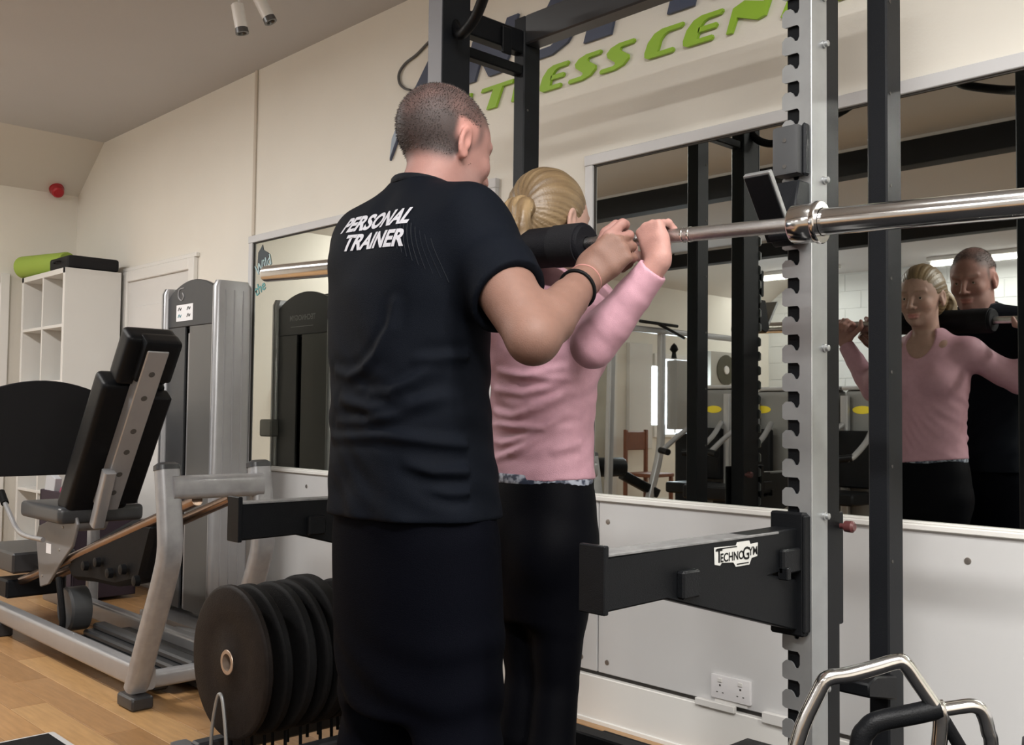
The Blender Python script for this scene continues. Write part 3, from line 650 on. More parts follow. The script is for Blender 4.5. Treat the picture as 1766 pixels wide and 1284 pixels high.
# ================================================================== SHELF UNIT WITH THINGS
sf = empty('cube_shelf', (-6.975, 2.53, 0), 'tall white cube shelf unit in the far left corner', 'shelf')
sx0, sx1, sy0, sy1, stop = -7.375, -6.572, 2.35, 2.712, 2.010
SHW = mat('white_shelf_board', (.70, .69, .66), .45, noise=.02, nscale=3)
for x in (sx0, sx1-.035): MB().box((x, sy0, 0), (x+.035, sy1, stop), .0015).build('side_board', SHW, sf)
MB().box((sx0, sy0, stop-.035), (sx1, sy1, stop), .0015).build('top_board', SHW, sf)
xm = (sx0+sx1)/2
for k in range(1, 7):
    z = stop-.36*k
    if z > 0.05: MB().box((sx0+.035, sy0+.002, z-.02), (sx1-.035, sy1, z), .0015).build('shelf_board', SHW, sf)
MB().box((xm-.01, sy0+.003, .02), (xm+.01, sy1, stop-.035), .0015).build('divider', SHW, sf)
MB().box((sx0+.03, sy1-.006, .02), (sx1-.03, sy1, stop-.03), 0).build('back_board', SHW, sf)
bt = empty('wine_bottle', (-6.66, 2.46, stop-.72), 'dark green bottle standing in a cubby of the white shelf', 'bottle')
MB().lathe((-6.66, 2.46, stop-.72), (0, 0, 1), [(0, 0), (0, .034), (.004, .037), (.17, .037), (.20, .030), (.225, .014), (.29, .013)], 20).build('bottle_body', mat('dark_green_glass', (.012, .03, .018), .12), bt)
MB().lathe((-6.66, 2.46, stop-.445), (0, 0, 1), [(0, .0145), (.035, .0145), (.036, 0)], 14).build('cap', mat('pale_cap', (.45, .42, .42), .4), bt)
fr = empty('foam_roller', (-7.2, 2.5, stop), 'lime green foam roller on top of the white shelf', 'foam roller')
ra = Vector((-7.40, 2.36, stop+.078)); rb_ = Vector((-6.945, 2.50, stop+.078)); rdv = (rb_-ra).normalized()
MB().lathe(ra, rdv, [(0, .025), (0, .070), (.006, .076), ((rb_-ra).length-.006, .076), ((rb_-ra).length, .07), ((rb_-ra).length, .025)], 28).build('roll', LIMEF, fr)
MB().lathe(ra+rdv*.002, rdv, [(0, 0), (0, .024), (.01, .024)], 18).build('core', mat('green_core', (.20, .32, .05), .8), fr)
cs = empty('black_case', (-6.66, 2.52, stop), 'flat black padded case lying on top of the white shelf', 'case')
MB().box((-6.92, 2.37, stop+.002), (-6.575, 2.70, stop+.085), .03, seg=4).build('case_shell', mat('black_case_fabric', (.018, .018, .019), .6, bump=.4, bscale=200), cs)
MB().tube(smooth_path([(-6.80, 2.365, stop+.05), (-6.78, 2.345, stop+.05), (-6.72, 2.345, stop+.05), (-6.70, 2.365, stop+.05)], 4), .006, 8).build('case_handle', VINYL, cs)
# ================================================================== SMALL THINGS
al = empty('alarm_sounder', (-7.47, 2.61, 2.735), 'red fire alarm sounder on the sloping coving in the corner', 'alarm')
an = Vector((.57, 0, -.82)).normalized() if False else Vector((.82, -.1, -.57)).normalized()
ab = Vector((-7.50, 2.60, 2.705))
MB().lathe(ab-an*.01, an, [(0, .0), (0, .05), (.045, .05), (.045, 0)], 24).build('sounder_base', RED, al)
MB().lathe(ab+an*.035, an, [(0, .046), (.02, .046), (.05, .040), (.058, .03), (.06, 0)], 24).build('sounder_dome', RED, al)
tk = empty('track_spotlight', (-3.95, 2.05, 2.987), 'white ceiling track spotlight aimed down, the left of the two', 'light')
def spot(t, a, b_, stem):
    a = Vector(a); b_ = Vector(b_); d = (b_-a); L0 = d.length; d.normalize()
    MB().lathe(a, d, [(0, 0), (0, .022), (.004, .026), (L0-.02, .026), (L0-.02, .026)], 24).build('lamp_body', mat('white_lamp_body', (.74, .72, .69), .35), t)
    MB().lathe(a+d*(L0-.022), d, [(0, .0265), (.022, .0275), (.022, .018), (.010, .014), (.010, 0)], 24).build('lamp_rim', mat('grey_lamp_rim', (.12, .12, .12), .3, metal=.5), t)
    MB().tube([a+d*.03, Vector(stem)], .005, 8).build('lamp_stem', WHITEP, t)
    MB().box((stem[0]-.02, stem[1]-.02, 2.972), (stem[0]+.02, stem[1]+.02, 2.987), .002).build('ceiling_mount', WHITEP, t)
spot(tk, (-3.744, 1.995, 2.782), (-3.732, 2.015, 2.660), (-3.735, 2.005, 2.98))
tk2 = empty('track_spotlight', (-3.68, 2.07, 2.987), 'white ceiling track spotlight with its rim turned to the room, the right of the two', 'light')
spot(tk2, (-3.686, 2.053, 2.822), (-3.649, 2.098, 2.708), (-3.69, 2.05, 2.98))
# white-rimmed black scale at the bottom left
st = empty('step_platform', (-3.30, 1.10, 0), 'black topped low platform with a pale rim on the wooden floor at the bottom left', 'platform')
MB().box((-3.46, .80, 0), (-2.96, 1.245, .045), .012, seg=2, M=Matrix.Translation((-3.3, 1.1, 0)) @ Matrix.Rotation(math.radians(0), 4, 'Z') @ Matrix.Translation((3.3, -1.1, 0))).build('base', mat('pale_grey_rim', (.50, .49, .48), .45), st)
MB().box((-3.435, .825, .0445), (-2.985, 1.22, .0475), .001).build('top_mat', RUBBER, st)
# chrome trap bar standing against the rack
tb = empty('trap_bar', (-.80, 1.72, .012), 'chrome and black tubular bar frame standing in front of the right upright', 'bar')
def P3(*a): return [Vector(p) for p in a]
MB().tube(smooth_path(P3((-.985, 1.53, .10), (-.955, 1.57, .35), (-.934, 1.592, .53), (-.905, 1.617, .625), (-.893, 1.628, .648), (-.868, 1.652, .655), (-.835, 1.686, .668), (-.812, 1.711, .678), (-.800, 1.722, .676), (-.785, 1.740, .645), (-.765, 1.762, .603), (-.757, 1.77, .585), (-.765, 1.765, .45), (-.775, 1.76, .10)), 4), .0135, 14).build('chrome_frame', CHROME, tb)
MB().tube(smooth_path(P3((-.760, 1.768, .598), (-.79, 1.738, .588), (-.832, 1.695, .575), (-.848, 1.68, .560), (-.857, 1.672, .53), (-.862, 1.668, .40), (-.865, 1.667, .15)), 5), .018, 14).build('rubber_grip', VINYL, tb)
MB().tube(smooth_path(P3((-.757, 1.77, .596), (-.735, 1.795, .601), (-.718, 1.812, .603), (-.708, 1.824, .592), (-.702, 1.832, .56), (-.698, 1.838, .50), (-.70, 1.838, .15)), 5), .0125, 14).build('chrome_loop', CHROME, tb)
MB().tube(P3((-.757, 1.772, .585), (-.735, 1.797, .53), (-.70, 1.835, .42)), .0115, 12).build('diagonal_tube', BLACKM, tb)
MB().tube(P3((-.985, 1.53, .095), (-.865, 1.667, .10), (-.775, 1.76, .10), (-.70, 1.838, .10)), .016, 12).build('foot_tube', BLACKM, tb)
for p in ((-.985, 1.53), (-.70, 1.838)): MB().lathe((p[0], p[1], .012), (0, 0, 1), [(0, .028), (.05, .026), (.08, .016)], 16).build('rubber_foot', RUBBER, tb)
# black bar holder bolted to the rear upright
MB().prism([(RXR-.03, 2.248, .46), (RXR-.03, 2.248, .515), (RXR-.03, 2.15, .53), (RXR-.03, 2.11, .52), (RXR-.03, 2.11, .49)], (.075, 0, 0), .004).build('bar_holder', BLACKM, rk)
MB().box((-1.32, 1.80, .012), (-1.19, 1.98, .51-.06), .01, seg=2).build('storage_box_front', DARKM, None) if False else None
bxo = empty('plyo_block', (-1.23, 1.90, .012), 'low black block on the mat beside the right upright foot', 'block')
MB().box((-1.285, 1.86, .012), (-1.175, 1.98, .375), .012, seg=2).build('block_body', DARKM, bxo)
MB().box((-1.288, 1.857, .365), (-1.172, 1.983, .380), .006).build('block_lid', BLACKM, bxo)
bn = empty('small_bench', (-.56, 1.95, .012), 'dark padded stool at the bottom right corner under the mirror', 'stool')
MB().box((-.66, 1.86, .50), (-.40, 2.12, .56), .02, seg=3).build('seat_pad', mat('dark_grey_vinyl', (.05, .05, .053), .4), bn)
for a in (-.63, -.43):
    for b_ in (1.89, 2.09): MB().box((a-.012, b_-.012, .012), (a+.012, b_+.012, .50), .002).build('leg', BLACKM, bn)
# bin with magazines and a pink cloth behind the press seat
bk = empty('storage_bin', (-6.15, 2.36, 0), 'dark bin with papers and a pink cloth behind the leg press seat', 'bin')
bm_ = MB(); bm_.box((-6.40, 2.18, .02), (-5.85, 2.55, .045), .004); bm_.box((-6.40, 2.18, .02), (-5.85, 2.20, .62), .004); bm_.box((-6.40, 2.53, .02), (-5.85, 2.55, .62), .004); bm_.box((-6.40, 2.18, .02), (-6.38, 2.55, .62), .004); bm_.box((-5.87, 2.18, .02), (-5.85, 2.55, .62), .004)
bm_.build('bin_body', mat('dark_plum_fabric', (.03, .018, .03), .8), bk)
mg = empty('magazine', (-6.34, 2.21, .5), 'pale grey magazine standing up in the dark bin', 'magazine')
MB().box((-6.37, 2.185, .40), (-6.22, 2.225, .72), .003, M=Matrix.Translation((-6.3, 2.2, .5)) @ Matrix.Rotation(.25, 4, 'Y') @ Matrix.Translation((6.3, -2.2, -.5))).build('pages', mat('pale_magazine', (.50, .52, .56), .5), mg)
ck = MB(); ck.tube(smooth_path([(-6.10, 2.24, .60), (-6.02, 2.23, .66), (-5.95, 2.26, .66), (-5.90, 2.30, .62), (-5.98, 2.35, .60)], 5), [.02+.015*math.sin(i*.9)**2+.02 for i in range(21)], 14)
finish(ck.build('pink_cloth', mat('magenta_cloth', (.35, .03, .10), .8)), 'bunched magenta cloth lying on the dark bin', 'cloth')

# ================================================================== THE ROOM BEHIND, SEEN IN THE MIRROR
# cable machine
cm = empty('cable_machine', (-6.3, -2.6, 0), 'silver cable machine by the end wall, seen in the mirror', 'gym machine')
MB().sweep([(-6.3, -1.55, 1.965), (-6.3, -4.1, 1.965)], rrect(.07, .06, .012, 3)).build('top_beam', SILVER, cm)
MB().sweep(smooth_path([(-6.3, -2.62, 1.94), (-6.3, -2.62, 1.2), (-6.3, -2.60, .75), (-6.3, -2.42, .25), (-6.3, -2.36, .03)], 5), rrect(.075, .06, .012, 3), up=(1, 0, 0)).build('post', SILVER, cm)
MB().sweep([(-6.3, -1.85, 1.94), (-6.3, -1.80, .03)], rrect(.075, .055, .012, 3), up=(1, 0, 0)).build('post', SILVER, cm)
MB().box((-6.36, -3.02, .97), (-6.22, -2.78, 1.68), .02, seg=2).build('weight_shroud', mat('pale_grey_shroud', (.30, .30, .29), .4), cm)
MB().lathe((-6.3, -2.83, 1.70), (0, 0, 1), [(0, .03), (.06, .02), (.09, .045), (.13, .03), (.16, 0)], 14).build('cable_stop', BLACKM, cm)
for a, b_ in (((-6.2, -2.15, 2.03), (-6.2, -2.75, 2.02)), ((-6.2, -2.45, 2.02), (-6.15, -2.80, 1.90))): MB().tube([a, b_], .016, 10).build('pull_handle', VINYL, cm)
MB().box((-6.45, -3.35, .0), (-6.1, -3.05, .93), .02, seg=2).build('stack_cover', DARKM, cm)
MB().box((-6.5, -3.5, 0), (-6.1, -1.6, .06), .01).build('base', SILVER, cm)
rl = empty('roller_bench', (-6.3, -1.95, 0), 'black roller pad bench seen low in the mirror', 'gym machine')
MB().lathe((-6.6, -1.50, .60), (.25, -1, 0), [(0, 0), (0, .085), (.02, .095), (.68, .095), (.70, .085), (.70, 0)], 24).build('roller_pad', VINYL, rl)
MB().sweep([(-6.45, -2.2, .52), (-6.3, -2.55, .33)], rrect(.12, .09, .02, 3)).build('bench_frame', BLACKM, rl)
MB().box((-6.62, -1.9, 0), (-6.5, -1.75, .56), .01).build('bench_leg', SILVER, rl)
# two grey-panelled machines with yellow labels
def panelled(x0, x1, y0, top, lab, lx):
    t = empty('chest_machine', ((x0+x1)/2, y0, .0), lab, 'gym machine')
    MB().box((x0, y0-.16, .12), (x1, y0, top), .05, seg=4).build('shroud_panel', mat('mid_grey_shroud', (.17, .17, .165), .45, noise=.04, nscale=3), t)
    MB().box((x0-.02, y0-.17, top), (x1+.02, y0+.02, top+.035), .012, seg=2).build('top_rail', SILVER, t)
    e = MB(); e.lathe((lx, y0+.001, 1.175), (0, 1, 0), [(0, 0), (0, .05), (.003, .048), (.003, 0)], 20)
    bmesh.ops.transform(e.bm, matrix=Matrix.Translation((lx, 0, 1.175)) @ Matrix.Diagonal((1.8, 1, .7, 1)) @ Matrix.Translation((-lx, 0, -1.175)), verts=e.bm.verts); e.build('yellow_label', YEL, t)
    for sx in (x0+.03, x1-.03): MB().sweep([(sx, y0+.05, .03), (sx, y0+.05, top-.05)], rrect(.07, .06, .015, 3), up=(0, 1, 0)).build('frame_post', SILVER, t)
    MB().box((lx-.18, y0+.10, .40), (lx+.18, y0+.52, .50), .035, seg=3).build('seat', VINYL, t)
    MB().box((lx-.16, y0+.06, .52), (lx+.16, y0+.14, 1.00), .035, seg=3).build('back_pad', VINYL, t)
    for s in (-1, 1):
        MB().tube(smooth_path([(lx+s*.14, y0+.08, 1.05), (lx+s*.19, y0+.30, .92), (lx+s*.19, y0+.52, .80), (lx+s*.17, y0+.58, .78)], 5), .024, 12).build('press_arm', SILVER, t)
        MB().tube([(lx+s*.20, y0+.56, .79), (lx+s*.08, y0+.60, .775)], .03, 12).build('arm_grip', VINYL, t)
    MB().sweep([(lx, y0, .05), (lx, y0+.70, .05)], rrect(.09, .08, .02, 3)).build('base_tube', SILVER, t)
panelled(-5.74, -5.36, -2.5, 1.37, 'grey panelled machine seen in the mirror between the dark posts', -5.58)
panelled(-5.12, -4.30, -2.5, 1.345, 'wide grey panelled machine with a yellow label, mirrored beside the slotted upright', -5.05)
panelled(-4.24, -3.3, -2.5, 1.345, 'grey panelled machine with a yellow label, mirrored beside the woman', -4.08)
dm = empty('leg_machine', (-4.9, -1.5, 0), 'silver and black leg machine seen low in the mirror', 'gym machine')
MB().sweep([(-4.35, -1.2, .72), (-4.75, -1.5, .10)], rrect(.08, .07, .018, 3), up=(0, 1, 0)).build('sloping_post', SILVER, dm)
MB().box((-5.1, -1.75, .42), (-4.55, -1.35, .54), .04, seg=3).build('seat', VINYL, dm)
MB().sweep([(-5.1, -1.55, .06), (-4.2, -1.55, .06)], rrect(.08, .08, .02, 3)).build('base_tube', SILVER, dm)
MB().box((-4.90, -1.62, .06), (-4.80, -1.50, .44), .01).build('seat_post', DARKM, dm)
# wall fan box
fn = empty('wall_fan', (XL, -5.35, 1.73), 'square box fan fixed on the end wall, seen in the mirror', 'fan')
MB().box((XL, -5.70, 1.47), (XL+.18, -4.98, 1.93), .012, seg=2).build('casing', mat('beige_casing', (.42, .41, .37), .5), fn)
MB().lathe((XL+.18, -5.30, 1.70), (1, 0, 0), [(0, 0), (0, .19), (.012, .195), (.014, .06), (.014, 0)], 28).build('grille', mat('dark_olive_grille', (.06, .055, .03), .6), fn)
MB().lathe((XL+.194, -5.30, 1.70), (1, 0, 0), [(0, 0), (0, .055), (.01, .05), (.012, 0)], 20).build('fan_hub', WHITEP, fn)
ch = empty('wooden_chair', (-7.1, -3.4, 0), 'brown wooden chair by the end wall, seen in the mirror', 'chair')
BRN = mat('brown_wood', (.20, .07, .035), .45, noise=.2, nscale=10, streak=(8, 8, 1))
MB().box((-7.3, -3.62, .43), (-6.88, -3.2, .47), .008).build('seat', BRN, ch)
for a in (-7.28, -6.92):
    for b_ in (-3.60, -3.24):
        MB().box((a, b_, 0), (a+.04, b_+.04, .43 if a > -7 else .95), .005).build('leg', BRN, ch)
MB().box((-7.28, -3.58, .72), (-7.25, -3.24, .93), .008).build('backrest', BRN, ch)
# star and lettering seen in the left mirror, laid as flat stickers on its glass
sk = [(-4.855, 1.985), (-4.835, 2.005), (-4.825, 1.975), (-4.765, 1.950), (-4.79, 1.90), (-4.80, 1.86), (-4.86, 1.845), (-4.885, 1.90), (-4.88, 1.965)]
MB().prism([(x, W-.001, z) for x, z in sk], (0, -.001, 0)).build('mirror_sticker', mat('slate_sticker', (.06, .075, .085), .6), bpy.data.objects['wall_mirror'])
TEAL = mat('teal_sticker', (.16, .42, .42), .6)
text_mesh('mirror_sticker', 'Wild', .085, mat('pale_teal', (.45, .60, .62), .6), bpy.data.objects['wall_mirror'], frame_from((-4.815, W-.0025, 1.865), (1, 0, .35), (-.35, 0, 1)), bold=.001)
text_mesh('mirror_sticker', 'the', .085, TEAL, bpy.data.objects['wall_mirror'], frame_from((-4.845, W-.0015, 1.745), (1, 0, .35), (-.35, 0, 1)), bold=.001)
ds = empty('soap_dispenser', (XL, .98, 1.3), 'small white and black dispenser on the end wall, seen in the left mirror', 'dispenser')
MB().box((XL, .93, 1.15), (XL+.09, 1.05, 1.42), .015, seg=2).build('dispenser_body', SOCK, ds)
MB().box((XL+.07, 1.00, 1.14), (XL+.10, 1.052, 1.42), .008).build('dispenser_front', BLACKM, ds)
# ================================================================== PEOPLE (signed distance volumes -> one closed skin each)
f32 = np.float32
def smin(a, b, k):
    if k <= 0: return np.minimum(a, b)
    h = np.clip(.5+.5*(b-a)/k, 0, 1); return b+(a-b)*h-k*h*(1-h)
class Vol:
    def __init__(s, lo, hi, h):
        s.h = h; s.lo = np.array(lo, f32); n = (np.ceil((np.array(hi)-np.array(lo))/h)).astype(int)+1; s.n = n
        s.ax = [s.lo[i]+np.arange(n[i], dtype=f32)*f32(h) for i in range(3)]
        s.F = np.full(tuple(n), .3, f32)
    def sl(s, lo, hi):
        ix = []
        for i in range(3):
            a = int(np.clip(math.floor((lo[i]-s.lo[i])/s.h), 0, s.n[i]-1)); b = int(np.clip(math.ceil((hi[i]-s.lo[i])/s.h)+1, a+1, s.n[i])); ix.append(slice(a, b))
        X = s.ax[0][ix[0]][:, None, None]; Y = s.ax[1][ix[1]][None, :, None]; Z = s.ax[2][ix[2]][None, None, :]
        return tuple(ix), X, Y, Z
    def op(s, f, lo, hi, k=.01, mode='add', m=.03):
        lo = np.array(lo)-m-k; hi = np.array(hi)+m+k
        ix, X, Y, Z = s.sl(lo, hi); d = f(X, Y, Z).astype(f32)
        if mode == 'add': s.F[ix] = smin(s.F[ix], d, k)
        elif mode == 'sub': s.F[ix] = -smin(-s.F[ix], d, k)
        elif mode == 'int': s.F[ix] = -smin(-s.F[ix], -d, k)
        elif mode == 'disp': s.F[ix] += d
    def cap(s, a, b, ra, rb, k=.012, mode='add'):
        a = np.array(a, float); b = np.array(b, float); ba = b-a; L2 = max(ba@ba, 1e-12); R = max(ra, rb)
        def f(X, Y, Z):
            h = np.clip(((X-a[0])*ba[0]+(Y-a[1])*ba[1]+(Z-a[2])*ba[2])/L2, 0, 1)
            return np.sqrt((X-a[0]-ba[0]*h)**2+(Y-a[1]-ba[1]*h)**2+(Z-a[2]-ba[2]*h)**2)-(ra+(rb-ra)*h)
        s.op(f, np.minimum(a, b)-R, np.maximum(a, b)+R, k, mode)
    def chain(s, pts, rs, k=.012, mode='add'):
        pts = [np.array(p, float) for p in pts]; R = max(rs)
        def f(X, Y, Z):
            d = None
            for a, b, ra, rb in zip(pts[:-1], pts[1:], rs[:-1], rs[1:]):
                ba = b-a; h = np.clip(((X-a[0])*ba[0]+(Y-a[1])*ba[1]+(Z-a[2])*ba[2])/max(ba@ba, 1e-12), 0, 1)
                q = np.sqrt((X-a[0]-ba[0]*h)**2+(Y-a[1]-ba[1]*h)**2+(Z-a[2]-ba[2]*h)**2)-(ra+(rb-ra)*h)
                d = q if d is None else smin(d, q, .006)
            return d
        s.op(f, np.min(pts, 0)-R, np.max(pts, 0)+R, k, mode)
    def ell(s, c, r, M=None, k=.012, mode='add'):
        c = np.array(c, float); r = np.array(r, float); M = np.eye(3) if M is None else M; R = r.max()
        def f(X, Y, Z):
            x, y, z = X-c[0], Y-c[1], Z-c[2]
            a = (x*M[0, 0]+y*M[1, 0]+z*M[2, 0])/r[0]; b = (x*M[0, 1]+y*M[1, 1]+z*M[2, 1])/r[1]; e = (x*M[0, 2]+y*M[1, 2]+z*M[2, 2])/r[2]
            q = np.sqrt(a*a+b*b+e*e); g = np.sqrt((a/r[0])**2+(b/r[1])**2+(e/r[2])**2)+1e-9
            return np.where(q < .3, (q-1)*r.min(), q*(q-1)/g)
        s.op(f, c-R, c+R, k, mode)
    def stack(s, sec, p=2.3, k=.02, mode='add', ztop=None, zbot=None, disp=None):
        sec = np.array(sec, float); z = sec[:, 0]; zz = np.linspace(z[0], z[-1], 90); cols = []
        for c in range(1, 5):  # monotone-ish cubic through the sections
            y = sec[:, c]; m = np.gradient(y, z); i = np.clip(np.searchsorted(z, zz)-1, 0, len(z)-2); hh = z[i+1]-z[i]; t = (zz-z[i])/hh
            cols.append((2*t**3-3*t**2+1)*y[i]+(t**3-2*t**2+t)*hh*m[i]+(-2*t**3+3*t**2)*y[i+1]+(t**3-t**2)*hh*m[i+1])
        lo = [min(sec[:, 1]-sec[:, 3]), min(sec[:, 2]-sec[:, 4]), z[0]]; hi = [max(sec[:, 1]+sec[:, 3]), max(sec[:, 2]+sec[:, 4]), z[-1]]
        def f(X, Y, Z):
            cx, cy, rx, ry = [np.interp(Z, zz, c) for c in cols]
            dx = np.abs(X-cx)/rx; dy = np.abs(Y-cy)/ry
            q = (dx**p+dy**p)**(1/p); rr = np.sqrt(((X-cx)**2+(Y-cy)**2))+1e-6
            d = rr*(1-1/np.maximum(q, .05))
            if disp is not None: d = d+disp(X-cx, Y-cy, Z)
            r_ = .012
            e = np.maximum(z[0]+r_-Z, Z-(z[-1]-r_))
            return np.where((d > -r_) & (e > 0), np.sqrt(np.maximum(d+r_, 0)**2+np.maximum(e, 0)**2)-r_, np.maximum(d, e-r_))
        s.op(f, lo, hi, k, mode)
    def plane(s, p, n, lo, hi, k=.004):
        """cut away what lies on the +n side inside the box"""
        p = np.array(p, float); n = np.array(n, float); n /= np.linalg.norm(n)
        s.op(lambda X, Y, Z: (X-p[0])*n[0]+(Y-p[1])*n[1]+(Z-p[2])*n[2], lo, hi, k, 'int', m=0)
    def mesh(s, name, m, parent=None, colour=None, keep=True, smooth=1):
        F = s.F; S = F < 0
        c = sum(S[a:F.shape[0]-1+a, b:F.shape[1]-1+b, d:F.shape[2]-1+d].astype(np.uint8) for a in (0, 1) for b in (0, 1) for d in (0, 1))
        I = np.argwhere((c > 0) & (c < 8)); idm = np.full(c.shape, -1, np.int32); idm[I[:, 0], I[:, 1], I[:, 2]] = np.arange(len(I))
        acc = np.zeros((len(I), 3)); cnt = np.zeros(len(I))
        cor = [(a, b, d) for a in (0, 1) for b in (0, 1) for d in (0, 1)]
        val = {q: F[I[:, 0]+q[0], I[:, 1]+q[1], I[:, 2]+q[2]].astype(float) for q in cor}
        for q in cor:
            for ax in range(3):
                if q[ax] == 0:
                    q2 = list(q); q2[ax] = 1; q2 = tuple(q2); a = val[q]; b = val[q2]; mk = (a < 0) != (b < 0)
                    t = np.where(mk, a/np.where(mk, a-b, 1), 0); pt = np.array(q, float)[None]+np.eye(3)[ax][None]*t[:, None]
                    acc[mk] += pt[mk]; cnt[mk] += 1
        V = s.lo+(I+acc/cnt[:, None])*s.h
        faces = []
        for ax in range(3):
            o1, o2 = [(1, 2), (2, 0), (0, 1)][ax]
            sh = [slice(1, F.shape[i]-1) for i in range(3)]; sh[ax] = slice(0, F.shape[ax]-1)
            sh2 = list(sh); sh2[ax] = slice(1, F.shape[ax])
            A = S[tuple(sh)]; B = S[tuple(sh2)]; E = np.argwhere(A != B); off = np.array([1, 1, 1]); off[ax] = 0; E = E+off
            fl = S[E[:, 0], E[:, 1], E[:, 2]]
            u = np.zeros(3, int); u[o1] = 1; v = np.zeros(3, int); v[o2] = 1
            q = [idm[tuple((E-w_).T)] for w_ in (u+v, v, 0*u, u)]
            Q = np.stack(q, 1); Q = np.where(fl[:, None], Q, Q[:, ::-1]); faces.append(Q)
        Q = np.concatenate(faces); Q = Q[(Q >= 0).all(1)]
        # light Laplacian smoothing
        for _ in range(smooth):
            a = np.zeros_like(V); n_ = np.zeros(len(V))
            for i in range(4):
                np.add.at(a, Q[:, i], V[Q[:, (i+1) % 4]]); np.add.at(n_, Q[:, i], 1)
                np.add.at(a, Q[:, i], V[Q[:, (i-1) % 4]]); np.add.at(n_, Q[:, i], 1)
            V = .5*V+.5*a/np.maximum(n_, 1)[:, None]
        o = np.zeros(3) if parent is None else np.array(world_of(parent).translation)
        me = bpy.data.meshes.new(name); me.vertices.add(len(V)); me.vertices.foreach_set('co', (V-o).astype(f32).ravel())
        me.loops.add(len(Q)*4); me.loops.foreach_set('vertex_index', Q.ravel().astype(np.int32)); me.polygons.add(len(Q))
        me.polygons.foreach_set('loop_start', np.arange(len(Q), dtype=np.int32)*4); me.polygons.foreach_set('use_smooth', np.ones(len(Q), bool))
        me.update(calc_edges=True); me.validate()
        if colour is not None:
            ca = me.color_attributes.new('tint', 'FLOAT_COLOR', 'POINT'); C_ = np.ones((len(V), 4), f32); C_[:, :3] = colour(V); ca.data.foreach_set('color', C_.ravel())
        me.materials.append(m); ob = bpy.data.objects.new(name, me); COL.objects.link(ob)
        if parent is not None: ob.parent = parent
        return ob, V, Q
def bvh(V, Q): return BVHTree.FromPolygons([tuple(v) for v in V], [tuple(q) for q in Q])
def frameM(yaw, pitch, roll=0):
    """columns: person's right, forward, up. yaw>0 turns to their left, pitch>0 nods down"""
    R = Matrix.Rotation(yaw, 3, 'Z') @ Matrix.Rotation(-pitch, 3, 'X') @ Matrix.Rotation(roll, 3, 'Y'); return np.array(R)
def nz(a): a = np.array(a, float); return a/np.linalg.norm(a)
def sstep(e0, e1, x): t = np.clip((x-e0)/(e1-e0), 0, 1); return t*t*(3-2*t)
def vnoise(V, s, seed=0):
    """cheap smooth pseudo noise in 3D"""
    r = np.random.RandomState(seed); out = 0
    for i in range(7):
        d = nz(r.normal(size=3)); out = out+np.sin((V@d)*s*(.7+.9*r.rand())+r.rand()*6.28)
    return out/7

def head(v, H, M, g, woman=False):
    """adds skull, face and ears; local units scaled by g. Returns a local->world function"""
    T = lambda p: np.array(H)+M@(np.array(p, float)*g)
    E = lambda c, r, k=.012, mode='add', R=None: v.ell(T(c), np.array(r)*g, M if R is None else M@R, k, mode)
    Cp = lambda a, b, ra, rb, k=.01, mode='add': v.cap(T(a), T(b), ra*g, rb*g, k, mode)
    E((0, -.014, .030), (.077, .100, .092)); E((0, .035, .012), (.068, .066, .082), .02)
    E((0, .032, -.030), (.060, .064, .078), .02)
    if woman: E((0, .046, -.070), (.044, .044, .044), .02); E((0, .078, -.096), (.017, .018, .016), .018)
    else: E((0, .040, -.070), (.055, .050, .048), .02); E((0, .080, -.096), (.024, .020, .020), .018)
    for s_ in (-1, 1):
        E((s_*.038, .070, -.028), (.022, .024, .022), .02)
        E((s_*.031, .1015, .000), (.019, .013, .013), .010, 'sub')
        E((s_*.031, .083, -.001), (.0150, .0120, .0115), .003)
        Cp((s_*.012, .098, .021), (s_*.045, .082, .024), .0085, .006, .010)
        # ear: helix rim, hollow, lobe
        Re = np.array(Matrix.Rotation(s_*.32, 3, 'Z') @ Matrix.Rotation(-.16, 3, 'X'))
        c = np.array((s_*.080, -.006, -.006))
        E(c, (.0075, .0185, .0325), .006, R=Re); E(c+np.array((s_*.008, .003, .003)), (.0070, .0115, .020), .003, 'sub', R=Re)
        E(c+np.array((-s_*.002, .010, -.006)), (.006, .006, .010), .004); E(c+np.array((s_*.001, .004, -.028)), (.006, .009, .009), .005)
    Cp((0, .100, .008), (0, .119, -.034), .0070, .0105, .010)
    for s_ in (-1, 1): E((s_*.0125, .106, -.039), (.0085, .0105, .0075), .006)
    E((0, .096, -.064), (.026, .013, .0065), .005); E((0, .0965, -.075), (.021, .012, .0075), .005); E((0, .108, -.0695), (.026, .010, .0012), .003, 'sub')
    return T

